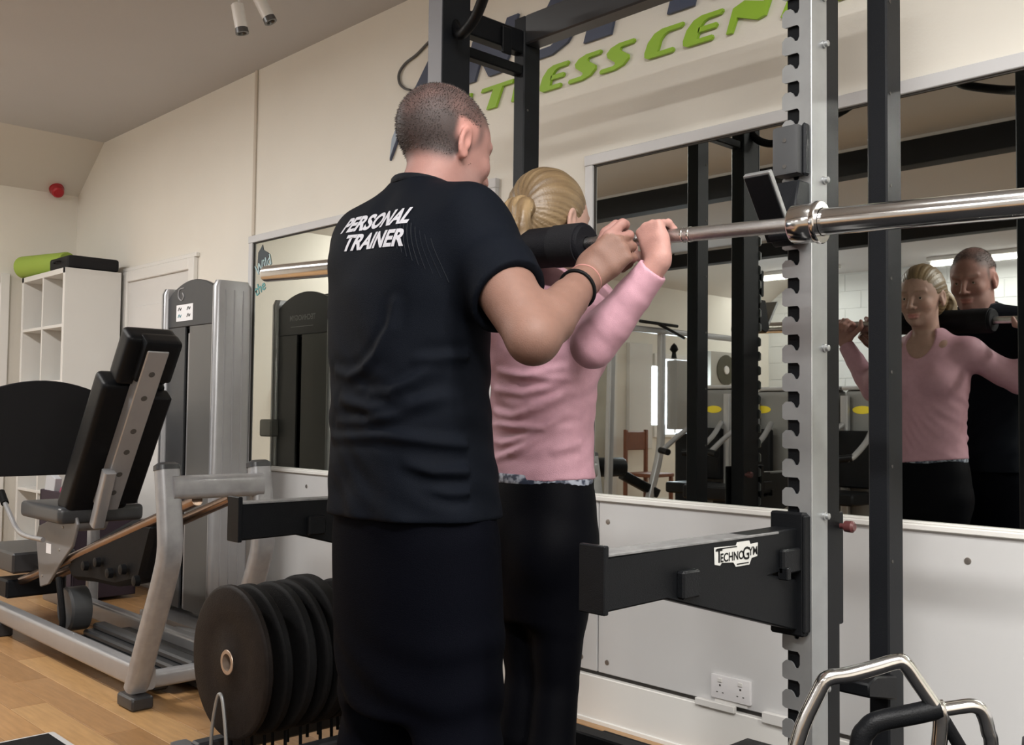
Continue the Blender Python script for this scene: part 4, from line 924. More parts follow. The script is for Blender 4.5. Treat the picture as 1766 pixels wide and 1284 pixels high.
def finger(v, k0, d, n, lens, rads, curl, k=.005):
    d = nz(d); n = nz(n-d*(d@n)); p = np.array(k0, float); pts = [p]
    for L, c in zip(lens, curl):
        d2 = nz(d*math.cos(c)+n*math.sin(c)); n = nz(n*math.cos(c)-d*math.sin(c)); d = d2; p = p+d*L; pts.append(p)
    v.chain(pts, rads, k); return pts
def hand(v, wrist, fdir, palm, tside, g=1., curls=((.5, .9, .5),)*4, thumb=None, wr=.027):
    """fdir: towards the knuckles, palm: out of the palm, tside: towards the thumb"""
    f = nz(fdir); n = nz(np.array(palm, float)-f*(f@np.array(palm, float))); t = np.cross(f, n); t = t if t@np.array(tside, float) > 0 else -t
    w = np.array(wrist, float); K = []
    for i, (u, L) in enumerate(((.028, .088), (.009, .092), (-.010, .088), (-.028, .080))):
        kp = w+f*L*g+t*u*g; K.append(kp)
        v.chain([w+t*u*.55*g+f*.01*g-n*.001, w+(kp-w)*.6+t*u*.2*g-n*.002*g, kp-n*.002*g], [.015*g, .0135*g, .0112*g], .012)
    v.ell(w+f*.045*g+n*.006*g, (.036*g, .042*g, .014*g), np.array([t, f, n]).T, .012)
    v.ell(w+f*.030*g+t*.026*g+n*.010*g, (.017*g, .030*g, .016*g), np.array([t, f, n]).T, .012)
    for i, kp in enumerate(K):
        s_ = (1.0, 1.08, 1.0, .82)[i]*g; r = (.0093, .0096, .0090, .0080)[i]*g
        finger(v, kp-n*.001*g, f+t*(.10, .03, -.03, -.10)[i], n, (.044*s_, .027*s_, .022*s_), (r*1.12, r, r*.94, r*.80), curls[min(i, len(curls)-1)])
    tb_ = w+f*.022*g+t*.026*g+n*.010*g
    if thumb is None: thumb = [tb_+(t*.7+f*.6+n*.4)*.038*g, tb_+(t*.75+f*1.2+n*.9)*.055*g]
    v.chain([tb_]+[np.array(q, float) for q in thumb], [.0145*g]+[.0115*g]*(len(thumb)-1)+[.0088*g], .010)
    return f, n, t, K

SKIN = mat('skin', (.5, .3, .24), .58, spec=.3, attr='tint', sss=.12, bump=.25, bscale=380, noise=.05, nscale=60)
# ------------------------------------------------------------------ the trainer
mn = empty('person', (-1.64, 1.29, .012), 'man with cropped hair in a black trainer shirt, standing behind the woman', 'person')
MXc = -1.645
v = Vol((-2.24, .98, 0), (-1.12, 1.76, 1.84), .0042)
HM = frameM(math.radians(-3), math.radians(14)); HH = (-1.638, 1.362, 1.672)
TH = head(v, HH, HM, 1.04)
v.cap((-1.638, 1.285, 1.49), (-1.630, 1.335, 1.61), .064, .060, .03); v.cap((-1.632, 1.335, 1.50), (-1.630, 1.375, 1.58), .045, .045, .03)
v.stack([(.86, MXc, 1.30, .15, .10), (1.0, MXc, 1.29, .15, .10), (1.2, MXc, 1.28, .165, .105), (1.38, MXc, 1.29, .165, .10), (1.46, MXc, 1.29, .13, .08), (1.52, MXc, 1.29, .07, .06)], k=.03)
mSR, mER, mWR = (-1.465, 1.315, 1.445), (-1.265, 1.265, 1.238), (-1.335, 1.485, 1.374)
mSL, mEL, mWL = (-1.840, 1.305, 1.455), (-1.96, 1.36, 1.215), (-1.985, 1.475, 1.405)
for S_, E_, W_, sd in ((mSR, mER, mWR, 1), (mSL, mEL, mWL, -1)):
    S_, E_, W_ = map(np.array, (S_, E_, W_))
    v.chain([S_, S_+(E_-S_)*.45+np.array((0, -.008, 0)), E_], [.054, .058, .046], .02)
    v.cap(S_+(E_-S_)*.35+np.array((0, .015, .012)), S_+(E_-S_)*.75+np.array((0, .012, .012)), .040, .036, .02)
    v.chain([E_, E_+(W_-E_)*.28, E_+(W_-E_)*.62, W_], [.046, .048, .039, .029], .02)
    v.cap(E_+(W_-E_)*.85+np.array((0, 0, .0)), W_+(W_-E_)*.06, .030, .030, .012)
hand(v, mWR, (.52, .45, .70), (-.55, .80, -.05), (-.5, -.35, .75), 1.04, curls=((.55, .80, .5), (.95, .95, .55), (1.1, 1.0, .6), (1.2, 1.0, .6)), thumb=[(-1.345, 1.530, 1.440), (-1.338, 1.545, 1.472), (-1.325, 1.560, 1.492)])
hand(v, mWL, (-.30, .60, .65), (.50, .80, -.05), (.5, -.35, .75), 1.04, curls=((.55, .80, .5), (.95, .95, .55), (1.1, 1.0, .6), (1.2, 1.0, .6)), thumb=[(-1.975, 1.525, 1.470), (-1.985, 1.545, 1.503), (-2.0, 1.555, 1.52)])
mLeg = [[(-1.545, 1.30, .88), (-1.535, 1.315, .50), (-1.525, 1.28, .10)], [(-1.745, 1.30, .88), (-1.765, 1.30, .50), (-1.775, 1.26, .10)]]
for L in mLeg: v.chain(L, [.075, .055, .042], .02)
def mcol(V):
    P = (V-np.array(HH))@HM/1.04; x, y, z = P.T; n = vnoise(V, 90, 1); n2 = vnoise(V, 35, 2)
    c = np.tile(np.array((.29, .155, .133)), (len(V), 1))*(1+.06*n2)[:, None]
    arm = (V[:, 2] < 1.46); c[arm] = np.array((.185, .102, .078))
    def mix(mask, col): 
        nonlocal c; c = c*(1-mask[:, None])+np.array(col)*mask[:, None]
    hd = V[:, 2] > 1.52
    ear = sstep(.068, .078, np.abs(x))*sstep(.05, .04, np.abs(z+.006))*sstep(.035, .02, np.abs(y+.0))
    # cropped hair: dense at the back, thin at the temples, paler at the crown
    front = sstep(.075, .045, y-.35*np.maximum(z-.05, 0)*0+.0) if False else sstep(.082, .055, y)
    low = sstep(-.068, -.034, z+np.where(y > -.02, -(y+.02)*.9, 0)*1.0)
    side = 1-sstep(.035, .055, y)*sstep(.06, .03, z)
    dens = np.clip(front*low*side, 0, 1)*(1-ear)*hd
    crown = np.exp(-((x-.0)**2+(y+.0)**2)/.0022)*sstep(.08, .11, z)
    back = sstep(.03, -.06, y)*sstep(.08, -.01, z)
    n3 = vnoise(V, 150, 7); d2 = dens*np.clip(.78+.16*n2+.16*n+.10*n3-.42*crown+.26*back-.30*sstep(-.01, .05, y)*sstep(.09, .03, z), 0, .95)
    mix(d2, (.036, .029, .028))
    mix(np.clip(ear*.35*hd, 0, 1), (.56, .25, .21))
    stub = sstep(-.035, -.055, z)*sstep(0, .03, y)*hd*sstep(-.15, -.1, z); mix(stub*.22, (.22, .17, .16))
    for s_ in (-1, 1):
        b = np.exp(-(((x-s_*.030)/.018)**4+((z-.024)/.0045)**2))*(y > .06)*hd; mix(np.clip(b*.6, 0, 1), (.16, .11, .09))
    lips = np.exp(-((x/.024)**4+((z+.070)/.0095)**4))*(y > .085)*hd; mix(lips*.55, (.42, .16, .14))
    return c
body, BV, BQ = v.mesh('body', SKIN, mn, mcol)
def eyes(T, M, g, parent, col):
    for s_ in (-1, 1):
        mb = MB(); c = Vector(T((s_*.031, .0885, -.0025))); fw = Vector(M[:, 1])
        mb.lathe(c, fw, [(0, .0088*g), (.003*g, .0078*g), (.0052*g, .005*g), (.006*g, 0)], 16); e = mb.build('eye', mat('eye_white', (.55, .50, .47), .2), parent)
        mb = MB(); mb.lathe(c+fw*.0050*g, fw, [(0, .0046*g), (.0012*g, .004*g), (.0014*g, 0)], 14); mb.build('iris', mat(col, (.06, .045, .035), .15), e)
eyes(TH, HM, 1.04, mn, 'dark_iris')
# hair: a thin cropped layer of short bristles over the back of the head
hr = MB(); rs = np.random.RandomState(3); hb = bvh(BV, BQ); cnt = 0
Pl = (BV-np.array(HH))@HM/1.04
sel = np.where((Pl[:, 2] > -.045) & (Pl[:, 1] < .07) & (BV[:, 2] > 1.6) & ((np.abs(Pl[:, 0]) < .07) | (Pl[:, 2] > .035) | (Pl[:, 1] < -.03)) & ((Pl[:, 1] < .03) | (Pl[:, 2] > .07)) & ((np.abs(Pl[:, 0]) < .066) | (Pl[:, 2] > .03)))[0]
rs.shuffle(sel); ctr = np.array(HH)+HM@np.array((0, -.01, .02))
hv = []; hf = []
for i in sel[:16000]:
    p = BV[i]+rs.normal(size=3)*.0012; loc, nn, _, _ = hb.find_nearest(Vector(p))
    if loc is None: continue
    nn = nn if nn.dot(loc-Vector(ctr)) > 0 else -nn
    side = Vector(rs.normal(size=3)).cross(nn).normalized()*.0009
    tip = loc+nn*(.0028+.0022*rs.rand())+Vector((rs.normal()*.0012, rs.normal()*.0012, -.001)); b0_ = len(hv)
    hv += [loc-side-nn*.001, loc+side-nn*.001, tip]; hf.append((b0_, b0_+1, b0_+2))
me = bpy.data.meshes.new('hair'); me.from_pydata([tuple(q-Vector(world_of(mn).translation)) for q in hv], [], hf); me.materials.append(mat('cropped_brown_grey_hair', (.060, .047, .043), .6, noise=.4, nscale=60))
ho = bpy.data.objects.new('hair', me); COL.objects.link(ho); ho.parent = mn; ho['kind'] = 'stuff'; ho['label'] = 'closely cropped greying brown hair'

# ---- his shirt
def ridge(X, Y, Z, pts, amp, wd):
    """a raised fold on the back of a garment that follows a polyline (seen along y), fading at both ends"""
    d = None; n = len(pts)-1; fade = None
    for i, (a, b) in enumerate(zip(pts[:-1], pts[1:])):
        dx, dz = b[0]-a[0], b[2]-a[2]; h = np.clip(((X-a[0])*dx+(Z-a[2])*dz)/(dx*dx+dz*dz), 0, 1)
        q = np.sqrt((X-a[0]-dx*h)**2+(Z-a[2]-dz*h)**2); t = (i+h)/n; f = np.sqrt(np.clip(np.sin(math.pi*(.06+.88*t)), 0, 1))
        if d is None: d, fade = q, f
        else: m_ = q < d; d = np.where(m_, q, d); fade = np.where(m_, f, fade)
    return -amp*fade*(np.exp(-(d/wd)**2)-.35*np.exp(-((d-wd*1.9)/wd)**2))+0*Y
v = Vol((-2.20, 1.02, .84), (-1.20, 1.60, 1.66), .0042)
ms = [(.888, -1.638, 1.292, .203, .146), (.96, -1.638, 1.290, .196, .142), (1.05, -1.638, 1.283, .190, .136), (1.16, -1.640, 1.278, .187, .132), (1.28, -1.642, 1.278, .195, .132), (1.37, -1.643, 1.280, .203, .128), (1.43, -1.643, 1.286, .19, .116),
      (1.48, -1.640, 1.296, .150, .095), (1.52, -1.638, 1.300, .105, .083), (1.555, -1.636, 1.306, .074, .074), (1.585, -1.635, 1.310, .066, .068)]
def mdisp(x, y, Z):
    th = np.arctan2(y, x)                       # -pi/2 is the middle of the back
    w = np.exp(-((th+math.pi/2)/1.5)**2)
    lo_ = sstep(1.30, 1.12, Z)*sstep(.88, .95, Z)
    a = .0050*np.sin((Z*1.0+.030*np.sin(th*2.1+1.0)+.045*(th+1.57))*62+1.4*np.sin(th*3+Z*9))*lo_
    b = .0035*np.sin((Z+.10*(th+1.57))*95+2.2*np.sin(th*2.3+4))*lo_
    c = .0040*np.sin(th*9+Z*14)*sstep(1.02, .88, Z)
    e = .0045*np.sin(th*5+Z*22+2)*sstep(1.12, 1.25, Z)*sstep(1.42, 1.34, Z)*.6
    return (a+b)*.35+c+e
v.stack(ms, p=2.35, k=.02, disp=mdisp)
for s_ in (-1, 1): v.ell((-1.648+s_*.095, 1.268, 1.435), (.115, .092, .085), None, .05)
for S_, E_, en in ((np.array((-1.475, 1.312, 1.435)), np.array(mER), .60), (np.array((-1.815, 1.312, 1.445)), np.array(mEL), .60)):
    sgn = 1 if S_[0] > -1.64 else -1
    v.cap((-1.64+sgn*.06, 1.300, 1.475), S_+np.array((0, 0, .004)), .070, .074, .035)
    v.cap((-1.64+sgn*.055, 1.285, 1.505), (-1.64+sgn*.165, 1.290, 1.482), .066, .074, .035)
    e2 = S_+(E_-S_)*.66; v.chain([S_, S_+(e2-S_)*.55+np.array((sgn*.006, 0, .004)), e2], [.080, .077, .077], .035)
    v.cap(S_+np.array((-sgn*.02, -.005, -.05)), S_+(e2-S_)*.5+np.array((-sgn*.03, .0, -.03)), .070, .056, .03)
fold = [( [(-1.537, 1.162, 1.311), (-1.543, 1.158, 1.264), (-1.573, 1.151, 1.215), (-1.614, 1.147, 1.184), (-1.662, 1.146, 1.172), (-1.711, 1.152, 1.183)] , .0085, .0105),
        ( [(-1.466, 1.215, 1.192), (-1.499, 1.181, 1.163), (-1.542, 1.159, 1.138), (-1.59, 1.149, 1.136)] , .0085, .0105),
        ( [(-1.709, 1.153, 1.079), (-1.605, 1.148, 1.082), (-1.528, 1.165, 1.099), (-1.462, 1.224, 1.132)] , .0085, .0105),
        ( [(-1.745, 1.163, 1.05), (-1.575, 1.151, 1.058), (-1.49, 1.186, 1.052), (-1.385, 1.252, 1.031)] , .0085, .0105),
        ( [(-1.507, 1.175, 1.005), (-1.463, 1.215, 0.99), (-1.398, 1.254, 0.996)] , .0085, .0105),
        ( [(-1.471, 1.203, 0.961), (-1.446, 1.249, 0.951), (-1.38, 1.256, 0.953)] , .0085, .0105),
        ( [(-1.492, 1.185, 1.202), (-1.457, 1.233, 1.208), (-1.382, 1.246, 1.218)] , .0085, .0105),
        ( [(-1.688, 1.149, 1.125), (-1.59, 1.149, 1.108), (-1.512, 1.173, 1.125)] , .0085, .0105),
        ]
for pts, am, wd in fold: v.op(lambda X, Y, Z: ridge(X, Y, Z, pts, am, wd), (np.min(pts, 0)-.04)-np.array((0, .05, 0)), np.array((max(q[0] for q in pts)+.04, 1.27, max(q[2] for q in pts)+.04)), 0, 'disp', m=0)
for S_, E_, W_ in (((-1.475, 1.312, 1.435), mER, mWR), ((-1.815, 1.312, 1.445), mEL, mWL)):
    S_, E_ = np.array(S_), np.array(E_); d_ = nz(E_-S_); e2 = S_+(E_-S_)*.60
    sg = 1 if S_[0] > -1.64 else -1
    if sg > 0: v.plane(e2, d_+np.array((.38, 0, -.06)), (-1.43+.0, 1.1, 1.15), (-1.2, 1.6, 1.5), .003)
    else: v.plane(e2, d_, (-2.2, 1.1, 1.1), (-1.872, 1.6, 1.5), .003)
    v.chain([e2-d_*.03, e2+d_*.05], [.058, .070], .004, 'sub')
v.plane((-1.65, 1.29, .893), (0, 0, -1), (-2.2, 1.0, .82), (-1.2, 1.6, .92), .003)
v.plane((-1.636, 1.31, 1.572), (0, .22, 1), (-1.8, 1.15, 1.53), (-1.5, 1.5, 1.66), .003)
SHIRT = mat('black_sports_shirt', (.0032, .0044, .0075), .7, spec=.06, bump=.5, bscale=900, noise=.12, nscale=7)
shirt, SV, SQ = v.mesh('shirt', SHIRT, mn, smooth=2)
sb = bvh(SV, SQ)
# neck rib
npth = []
for k in range(28):
    a = 2*math.pi*k/28; c = Vector((-1.635, 1.312, 1.567)); d_ = Vector((math.cos(a), math.sin(a), 0)); 
    npth.append(c+Vector((d_.x*.069, d_.y*.071, -.016*d_.y)))
MB().sweep(npth, [(q[0]*.9, q[1]*1.6) for q in rrect(.009, .011, .004, 3)], closed=True).build('neck_rib', mat('shirt_rib', (.005, .006, .009), .7, bump=.6, bscale=600), mn)
# faint ribbed raglan stripes on the right shoulder
rg = MB()
for i in range(9):
    row = []
    for k in range(9):
        p0 = Vector((-1.575+.006*i+.006*k, .9, 1.505-.010*i-.002*k)) if False else Vector((-1.565+.0115*i, .9, 1.50-.0085*i))+Vector((.0035, 0, -.0105))*k
        hit = sb.ray_cast(p0, Vector((0, 1, 0)), 1)
        if hit[0]: row.append(hit[0]+hit[1]*.0004*(1 if hit[1].y < 0 else -1))
    if len(row) > 2: rg.tube(row, .0007, 5)
rg.build('raglan_rib', mat('raglan_rib_grey', (.008, .010, .014), .6), mn)
# the words on his back, laid on the cloth
def back_text(body_, size, x0, z0, slope, shear, sx):
    o = text_mesh('shirt_print', body_, size, PRINT, None, Matrix.Identity(4), bold=.0018, shear=shear, sx=sx, align='LEFT')
    bm = bmesh.new(); bm.from_mesh(o.data); bmesh.ops.triangulate(bm, faces=bm.faces[:]); bmesh.ops.subdivide_edges(bm, edges=[e for e in bm.edges if e.calc_length() > .006], cuts=2); bmesh.ops.triangulate(bm, faces=bm.faces[:])
    wo = Vector(world_of(mn).translation)
    for q in bm.verts:
        X = x0+q.co.x; Z = z0+q.co.y+slope*q.co.x
        hit = sb.ray_cast(Vector((X, .9, Z)), Vector((0, 1, 0)), 1.5); yy = hit[0].y if hit[0] else 1.2
        q.co = Vector((X, yy-.0016, Z))-wo
    bm.to_mesh(o.data); bm.free(); o.parent = mn
    for p in o.data.polygons: p.use_smooth = True
    return o
back_text('PERSONAL', .045, -1.760, 1.476, -.03, .24, 1.06)
back_text('TRAINER', .047, -1.722, 1.432, -.05, .12, 1.04)
# ---- trousers
v = Vol((-1.95, 1.08, .012), (-1.36, 1.50, .94), .0052)
v.stack([(.50, -1.65, 1.305, .16, .115), (.62, -1.65, 1.305, .185, .125), (.78, -1.642, 1.30, .192, .135), (.935, -1.64, 1.29, .188, .130)], k=.04)
for L, s_ in zip(mLeg, (1, -1)):
    x0 = -1.636+s_*.104
    v.chain([(x0, 1.30, .84), (x0+s_*.012, 1.31, .66), (x0+s_*.018, 1.315, .46), (x0+s_*.020, 1.29, .26), (x0+s_*.022, 1.27, .085)], [.100, .098, .088, .080, .080], .03)
v.cap((-1.65, 1.1, .60), (-1.65, 1.5, .60), .006, .006, .0, 'sub') if False else None
v.op(lambda X, Y, Z: .004*np.sin(Z*55+X*30+3*np.sin(Y*18))*sstep(.75, .5, Z), (-1.95, 1.08, .02), (-1.36, 1.5, .9), 0, 'disp', m=0)

v.plane((-1.65, 1.3, .055), (0, 0, -1), (-2, 1, 0), (-1.3, 1.6, .09), .003)
trs, _, _ = v.mesh('trousers', mat('dark_track_trousers', (.0014, .0017, .0036), .8, spec=.04, bump=.4, bscale=500, noise=.15, nscale=5), mn, smooth=2)
def shoe(x, y, g, parent, m, sole, yaw=0):
    M_ = Matrix.Translation((x, y, .012)) @ Matrix.Rotation(yaw, 4, 'Z')
    sec = [(-.075, .030, .070, .0), (-.05, .036, .085, 0), (0, .038, .088, 0), (.05, .042, .070, 0), (.10, .047, .055, 0), (.15, .046, .045, 0), (.19, .035, .036, 0), (.205, .018, .026, 0)]
    mb = MB(); path = [M_ @ Vector((0, a*g, .026*g)) for a, w, h, _ in sec]; profs = []
    for a, w, h, _ in sec:
        n = 16; profs.append([(w*g*math.cos(2*math.pi*k/n), (h*g-.026*g)*max(0, math.sin(2*math.pi*k/n))-.004*g*(math.sin(2*math.pi*k/n) < 0)) for k in range(n)])
    mb.sweep(path, profs); a_ = mb.build('shoe', m, parent)
    mb = MB(); pts = [M_ @ Vector((sx*(w+.003)*g, a*g, 0)) for sx, ss in ((1, sec), (-1, sec[::-1])) for a, w, h, _ in ss]
    mb.prism(pts, (0, 0, .026*g), .003); mb.build('sole', sole, a_)
    return a_
SHOE = mat('black_trainer_fabric', (.006, .006, .007), .7, bump=.5, bscale=400); SOLE = mat('grey_rubber_sole', (.20, .20, .20), .6)
shoe(-1.525, 1.285, 1.12, mn, SHOE, SOLE, -.12); shoe(-1.775, 1.265, 1.12, mn, SHOE, SOLE, .12)
# wristbands on his right wrist
def band(c, d, r, t, m, name, parent, rx=1.):
    d = Vector(nz(d)); u = d.orthogonal().normalized(); w_ = d.cross(u)
    MB().tube([Vector(c)+(u*math.cos(a)+w_*math.sin(a)*rx)*r for a in [2*math.pi*k/30 for k in range(30)]], t, 8, closed=True).build(name, m, parent)
wd_ = np.array(mWR)-np.array(mER)
band(np.array(mER)+wd_*.80, wd_+np.array((0.02, 0, -.03)), .0375, .0038, RUBBER, 'black_bracelet', mn)
band(np.array(mER)+wd_*.955, wd_, .0335, .0016, mat('pink_cord', (.40, .18, .16), .7), 'thin_cord', mn)

# ------------------------------------------------------------------ the woman
wn = empty('person', (-1.675, 1.70, .012), 'woman in a pink long-sleeved top and black leggings, bar on her shoulders', 'person')
WX = -1.672
v = Vol((-2.17, 1.44, 0), (-1.20, 1.93, 1.75), .0042)
WM = frameM(math.radians(-2), math.radians(7)); WH = (-1.682, 1.738, 1.568)
TW = head(v, WH, WM, .97, True)
v.cap((-1.675, 1.702, 1.38), (-1.680, 1.720, 1.50), .050, .048, .03)
v.stack([(.86, WX, 1.70, .135, .09), (1.0, WX, 1.70, .11, .08), (1.2, WX, 1.705, .125, .085), (1.33, WX, 1.705, .135, .080), (1.385, WX, 1.70, .10, .065), (1.42, WX, 1.70, .06, .05)], k=.03)
v.cap((-1.60, 1.73, 1.365), (-1.75, 1.73, 1.365), .045, .045, .03); v.ell((WX, 1.755, 1.31), (.10, .035, .07), None, .03)
wSR, wER, wWR = (-1.522, 1.705, 1.352), (-1.392, 1.568, 1.245), (-1.246, 1.604, 1.412)
wSL, wEL, wWL = (-1.828, 1.705, 1.360), (-1.945, 1.600, 1.215), (-2.085, 1.585, 1.425)
for S_, E_, W_ in ((wSR, wER, wWR), (wSL, wEL, wWL)):
    S_, E_, W_ = map(np.array, (S_, E_, W_)); v.chain([S_, E_], [.036, .030], .02); v.chain([E_, E_+(W_-E_)*.35, W_], [.030, .029, .0235], .02)
hand(v, wWR, (-.40, .05, 1), (.05, 1, .0), (-1, 0, 0), .90, curls=((1.3, 1.05, .9),)*4, thumb=[(-1.350, 1.640, 1.440), (-1.368, 1.668, 1.450), (-1.372, 1.678, 1.472)])
hand(v, wWL, (.38, .05, 1), (-.05, 1, .0), (1, 0, 0), .90, curls=((1.3, 1.05, .9),)*4, thumb=[(-1.995, 1.625, 1.470), (-1.975, 1.65, 1.475), (-1.972, 1.655, 1.50)])
for s_ in (1, -1): v.chain([(WX+s_*.06, 1.70, .85), (WX+s_*.050, 1.71, .50), (WX+s_*.062, 1.69, .09)], [.070, .043, .032], .02)
def wcol(V):
    P = (V-np.array(WH))@WM/.97; x, y, z = P.T; n2 = vnoise(V, 35, 5)
    c = np.tile(np.array((.38, .235, .19)), (len(V), 1))*(1+.05*n2)[:, None]
    hd = V[:, 2] > 1.44
    def mix(mask, col):
        nonlocal c; c = c*(1-mask[:, None])+np.array(col)*mask[:, None]
    hn = (V[:, 2] < 1.52) & ((V[:, 0] > -1.42) | (V[:, 0] < -1.92)); c[hn] = np.array((.40, .22, .19))
    for s_ in (-1, 1):
        b = np.exp(-(((x-s_*.030)/.017)**4+((z-.0235)/.0035)**2))*(y > .06)*hd; mix(np.clip(b*.7, 0, 1), (.17, .10, .06))
    lips = np.exp(-((x/.022)**4+((z+.070)/.0095)**4))*(y > .085)*hd; mix(lips*.7, (.46, .15, .15))
    cheek = np.exp(-(((np.abs(x)-.042)/.016)**2+((z+.03)/.018)**2))*(y > .03)*hd; mix(cheek*.25, (.62, .26, .22))
    return c
wbody, WV, WQ = v.mesh('body', SKIN, wn, wcol)
eyes(TW, WM, .97, wn, 'brown_iris')
# ---- hair drawn back into a low tail
tie = np.array(WH)+WM@np.array((.026, -.104, -.002))
v = Vol((-1.80, 1.50, 1.38), (-1.57, 1.86, 1.72), .003)
E = lambda c, r, k=.012, mode='add', R=None: v.ell(np.array(WH)+WM@(np.array(c)*.97), np.array(r)*.97, WM if R is None else WM@R, k, mode)
E((0, -.014, .034), (.083, .106, .098)); E((0, -.060, -.010), (.074, .066, .074), .03)
E((0, -.075, -.045), (.045, .040, .035), .02)
E((0, .125, -.020), (.083, .080, .100), .012, 'sub')
for s_ in (-1, 1): E((s_*.085, .012, -.035), (.030, .030, .042), .010, 'sub')
ax0 = WM[:, 1]
def groove(X, Y, Z):
    x, y, z = X-tie[0], Y-tie[1], Z-tie[2]
    a = x*WM[0, 0]+y*WM[1, 0]+z*WM[2, 0]; b = x*WM[0, 1]+y*WM[1, 1]+z*WM[2, 1]; c = x*WM[0, 2]+y*WM[1, 2]+z*WM[2, 2]
    ph = np.arctan2(a, c); r = np.sqrt(a*a+b*b+c*c)
    return (.0007*np.sin(ph*26+2.5*np.sin(r*30)+1.5*np.sin(ph*5))+.0006*np.sin(ph*61+3*np.sin(r*22)+b*20))*sstep(.01, .05, r)
v.op(groove, (-1.80, 1.50, 1.38), (-1.57, 1.86, 1.72), 0, 'disp', m=0)
def haircol(V):
    q = (V-tie)@WM; ph = np.arctan2(q[:, 0], q[:, 2]); r = np.linalg.norm(q, axis=1)
    s_ = .5+.5*np.sin(ph*21+2.5*np.sin(r*28)+2*np.sin(ph*4+1)); s2 = .5+.5*np.sin(ph*57+4*np.sin(r*20)); t = np.clip(.45*s_+.25*s2+.2*vnoise(V, 70, 9)+.15, 0, 1)
    n4 = vnoise(V, 38, 12); t = np.clip(.15+.55*t+.30*n4, 0, 1); return np.array((.075, .045, .022))*(1-t[:, None])+np.array((.26, .18, .095))*t[:, None]
HAIR = mat('golden_brown_hair', (.3, .2, .1), .42, attr='tint', bump=.35, bscale=220)
hair, _, _ = v.mesh('hair', HAIR, wn, haircol)
# tail: locks falling over the pad
ends = []
T0 = Vector(tie)
rs = np.random.RandomState(8)
tl = Vol((-1.80, 1.46, 1.36), (-1.60, 1.70, 1.62), .003)
for i in range(9):
    a = i/9*2*math.pi; o_ = np.array((.027*math.cos(a), .007*math.sin(a), .018*math.sin(a)))
    p0 = tie+np.array((0, .012, .0))+o_*.4; p1 = tie+np.array((-.006, -.026, -.004))+o_*1.1; p2 = tie+np.array((-.010, -.046, -.036))+o_*1.5; p3 = tie+np.array((-.006, -.050, -.078))+o_*1.35+rs.normal(size=3)*.004; p4 = tie+np.array((.004, -.040, -.112))+o_*.8+rs.normal(size=3)*.006
    pts = smooth_path([p0, p1, p2, p3, p4], 3); n = len(pts)
    tl.chain([np.array(q) for q in pts], [.011+.006*math.sin(math.pi*k/(n-1)) if k < n-1 else .005 for k in range(n)], .004)
def tailcol(V):
    t = np.clip(.5+.5*np.sin((V[:, 0]*190)+2*np.sin(V[:, 2]*40))*.8+.3*vnoise(V, 60, 4), 0, 1); return np.array((.12, .075, .036))*(1-t[:, None])+np.array((.29, .20, .105))*t[:, None]
tl.op(lambda X, Y, Z: .0009*np.sin(X*420+2*np.sin(Z*60))+.0007*np.sin((X+Y)*700+3*np.sin(Z*45)), (-1.80, 1.46, 1.36), (-1.60, 1.70, 1.62), 0, 'disp', m=0)
tail, _, _ = tl.mesh('ponytail', HAIR, wn, tailcol); 
band(tie+WM@np.array((0, -.008, -.002)), WM[:, 1], .019, .0045, mat('dark_hair_tie', (.03, .025, .02), .6), 'hair_tie', wn)
# ---- her top
v = Vol((-2.13, 1.48, .88), (-1.22, 1.90, 1.46), .004)
ws = [(.930, WX+.002, 1.702, .143, .104), (.99, WX, 1.702, .138, .101), (1.06, WX, 1.704, .136, .099), (1.15, WX, 1.706, .142, .101), (1.25, WX, 1.706, .152, .104), (1.33, WX, 1.706, .155, .098), (1.385, WX, 1.703, .120, .080), (1.42, WX, 1.702, .080, .064), (1.45, WX, 1.703, .058, .054)]
def wdisp(x, y, Z):
    th = np.arctan2(y, x); w = sstep(1.30, 1.20, Z)*sstep(.93, .99, Z)
    bk = np.exp(-((th+math.pi/2)/1.3)**2)
    q = th+1.35
    s1 = np.sin((Z-.030*q*q+.012*q)*118+.8*np.sin(q*1.9+Z*14)); s2 = np.sin((Z-.085*q)*74+1.1*np.sin(q*2.1+1))
    am = .55+.45*np.sin(Z*31+q*2.2)
    return -(.0024*s1*am+.0016*s2)*w*(.5+.5*bk)
v.stack(ws, p=2.15, k=.02, disp=wdisp)
wfold = [( [(-1.725, 1.609, 1.202), (-1.631, 1.607, 1.188), (-1.549, 1.645, 1.207)] , .006, .008),
        ( [(-1.631, 1.607, 1.188), (-1.572, 1.629, 1.183), (-1.539, 1.661, 1.186)] , .006, .008),
        ( [(-1.737, 1.614, 1.159), (-1.638, 1.607, 1.148), (-1.585, 1.623, 1.16), (-1.547, 1.65, 1.178)] , .006, .008),
        ( [(-1.747, 1.619, 1.107), (-1.67, 1.605, 1.097), (-1.586, 1.624, 1.117), (-1.555, 1.646, 1.137)] , .006, .008),
        ( [(-1.766, 1.629, 1.079), (-1.662, 1.605, 1.072), (-1.586, 1.624, 1.072), (-1.546, 1.66, 1.102)] , .006, .008),
        ( [(-1.751, 1.619, 1.037), (-1.704, 1.606, 1.033), (-1.63, 1.608, 1.049), (-1.566, 1.638, 1.079)] , .006, .008),
        ( [(-1.729, 1.609, 0.998), (-1.658, 1.603, 1.015), (-1.595, 1.619, 1.05), (-1.543, 1.667, 1.076)] , .006, .008),
        ( [(-1.618, 1.611, 1.12), (-1.573, 1.631, 1.134), (-1.541, 1.663, 1.153)] , .006, .008),
        ( [(-1.562, 1.639, 1.017), (-1.54, 1.673, 1.03), (-1.518, 1.684, 1.05)] , .006, .008),
        ]
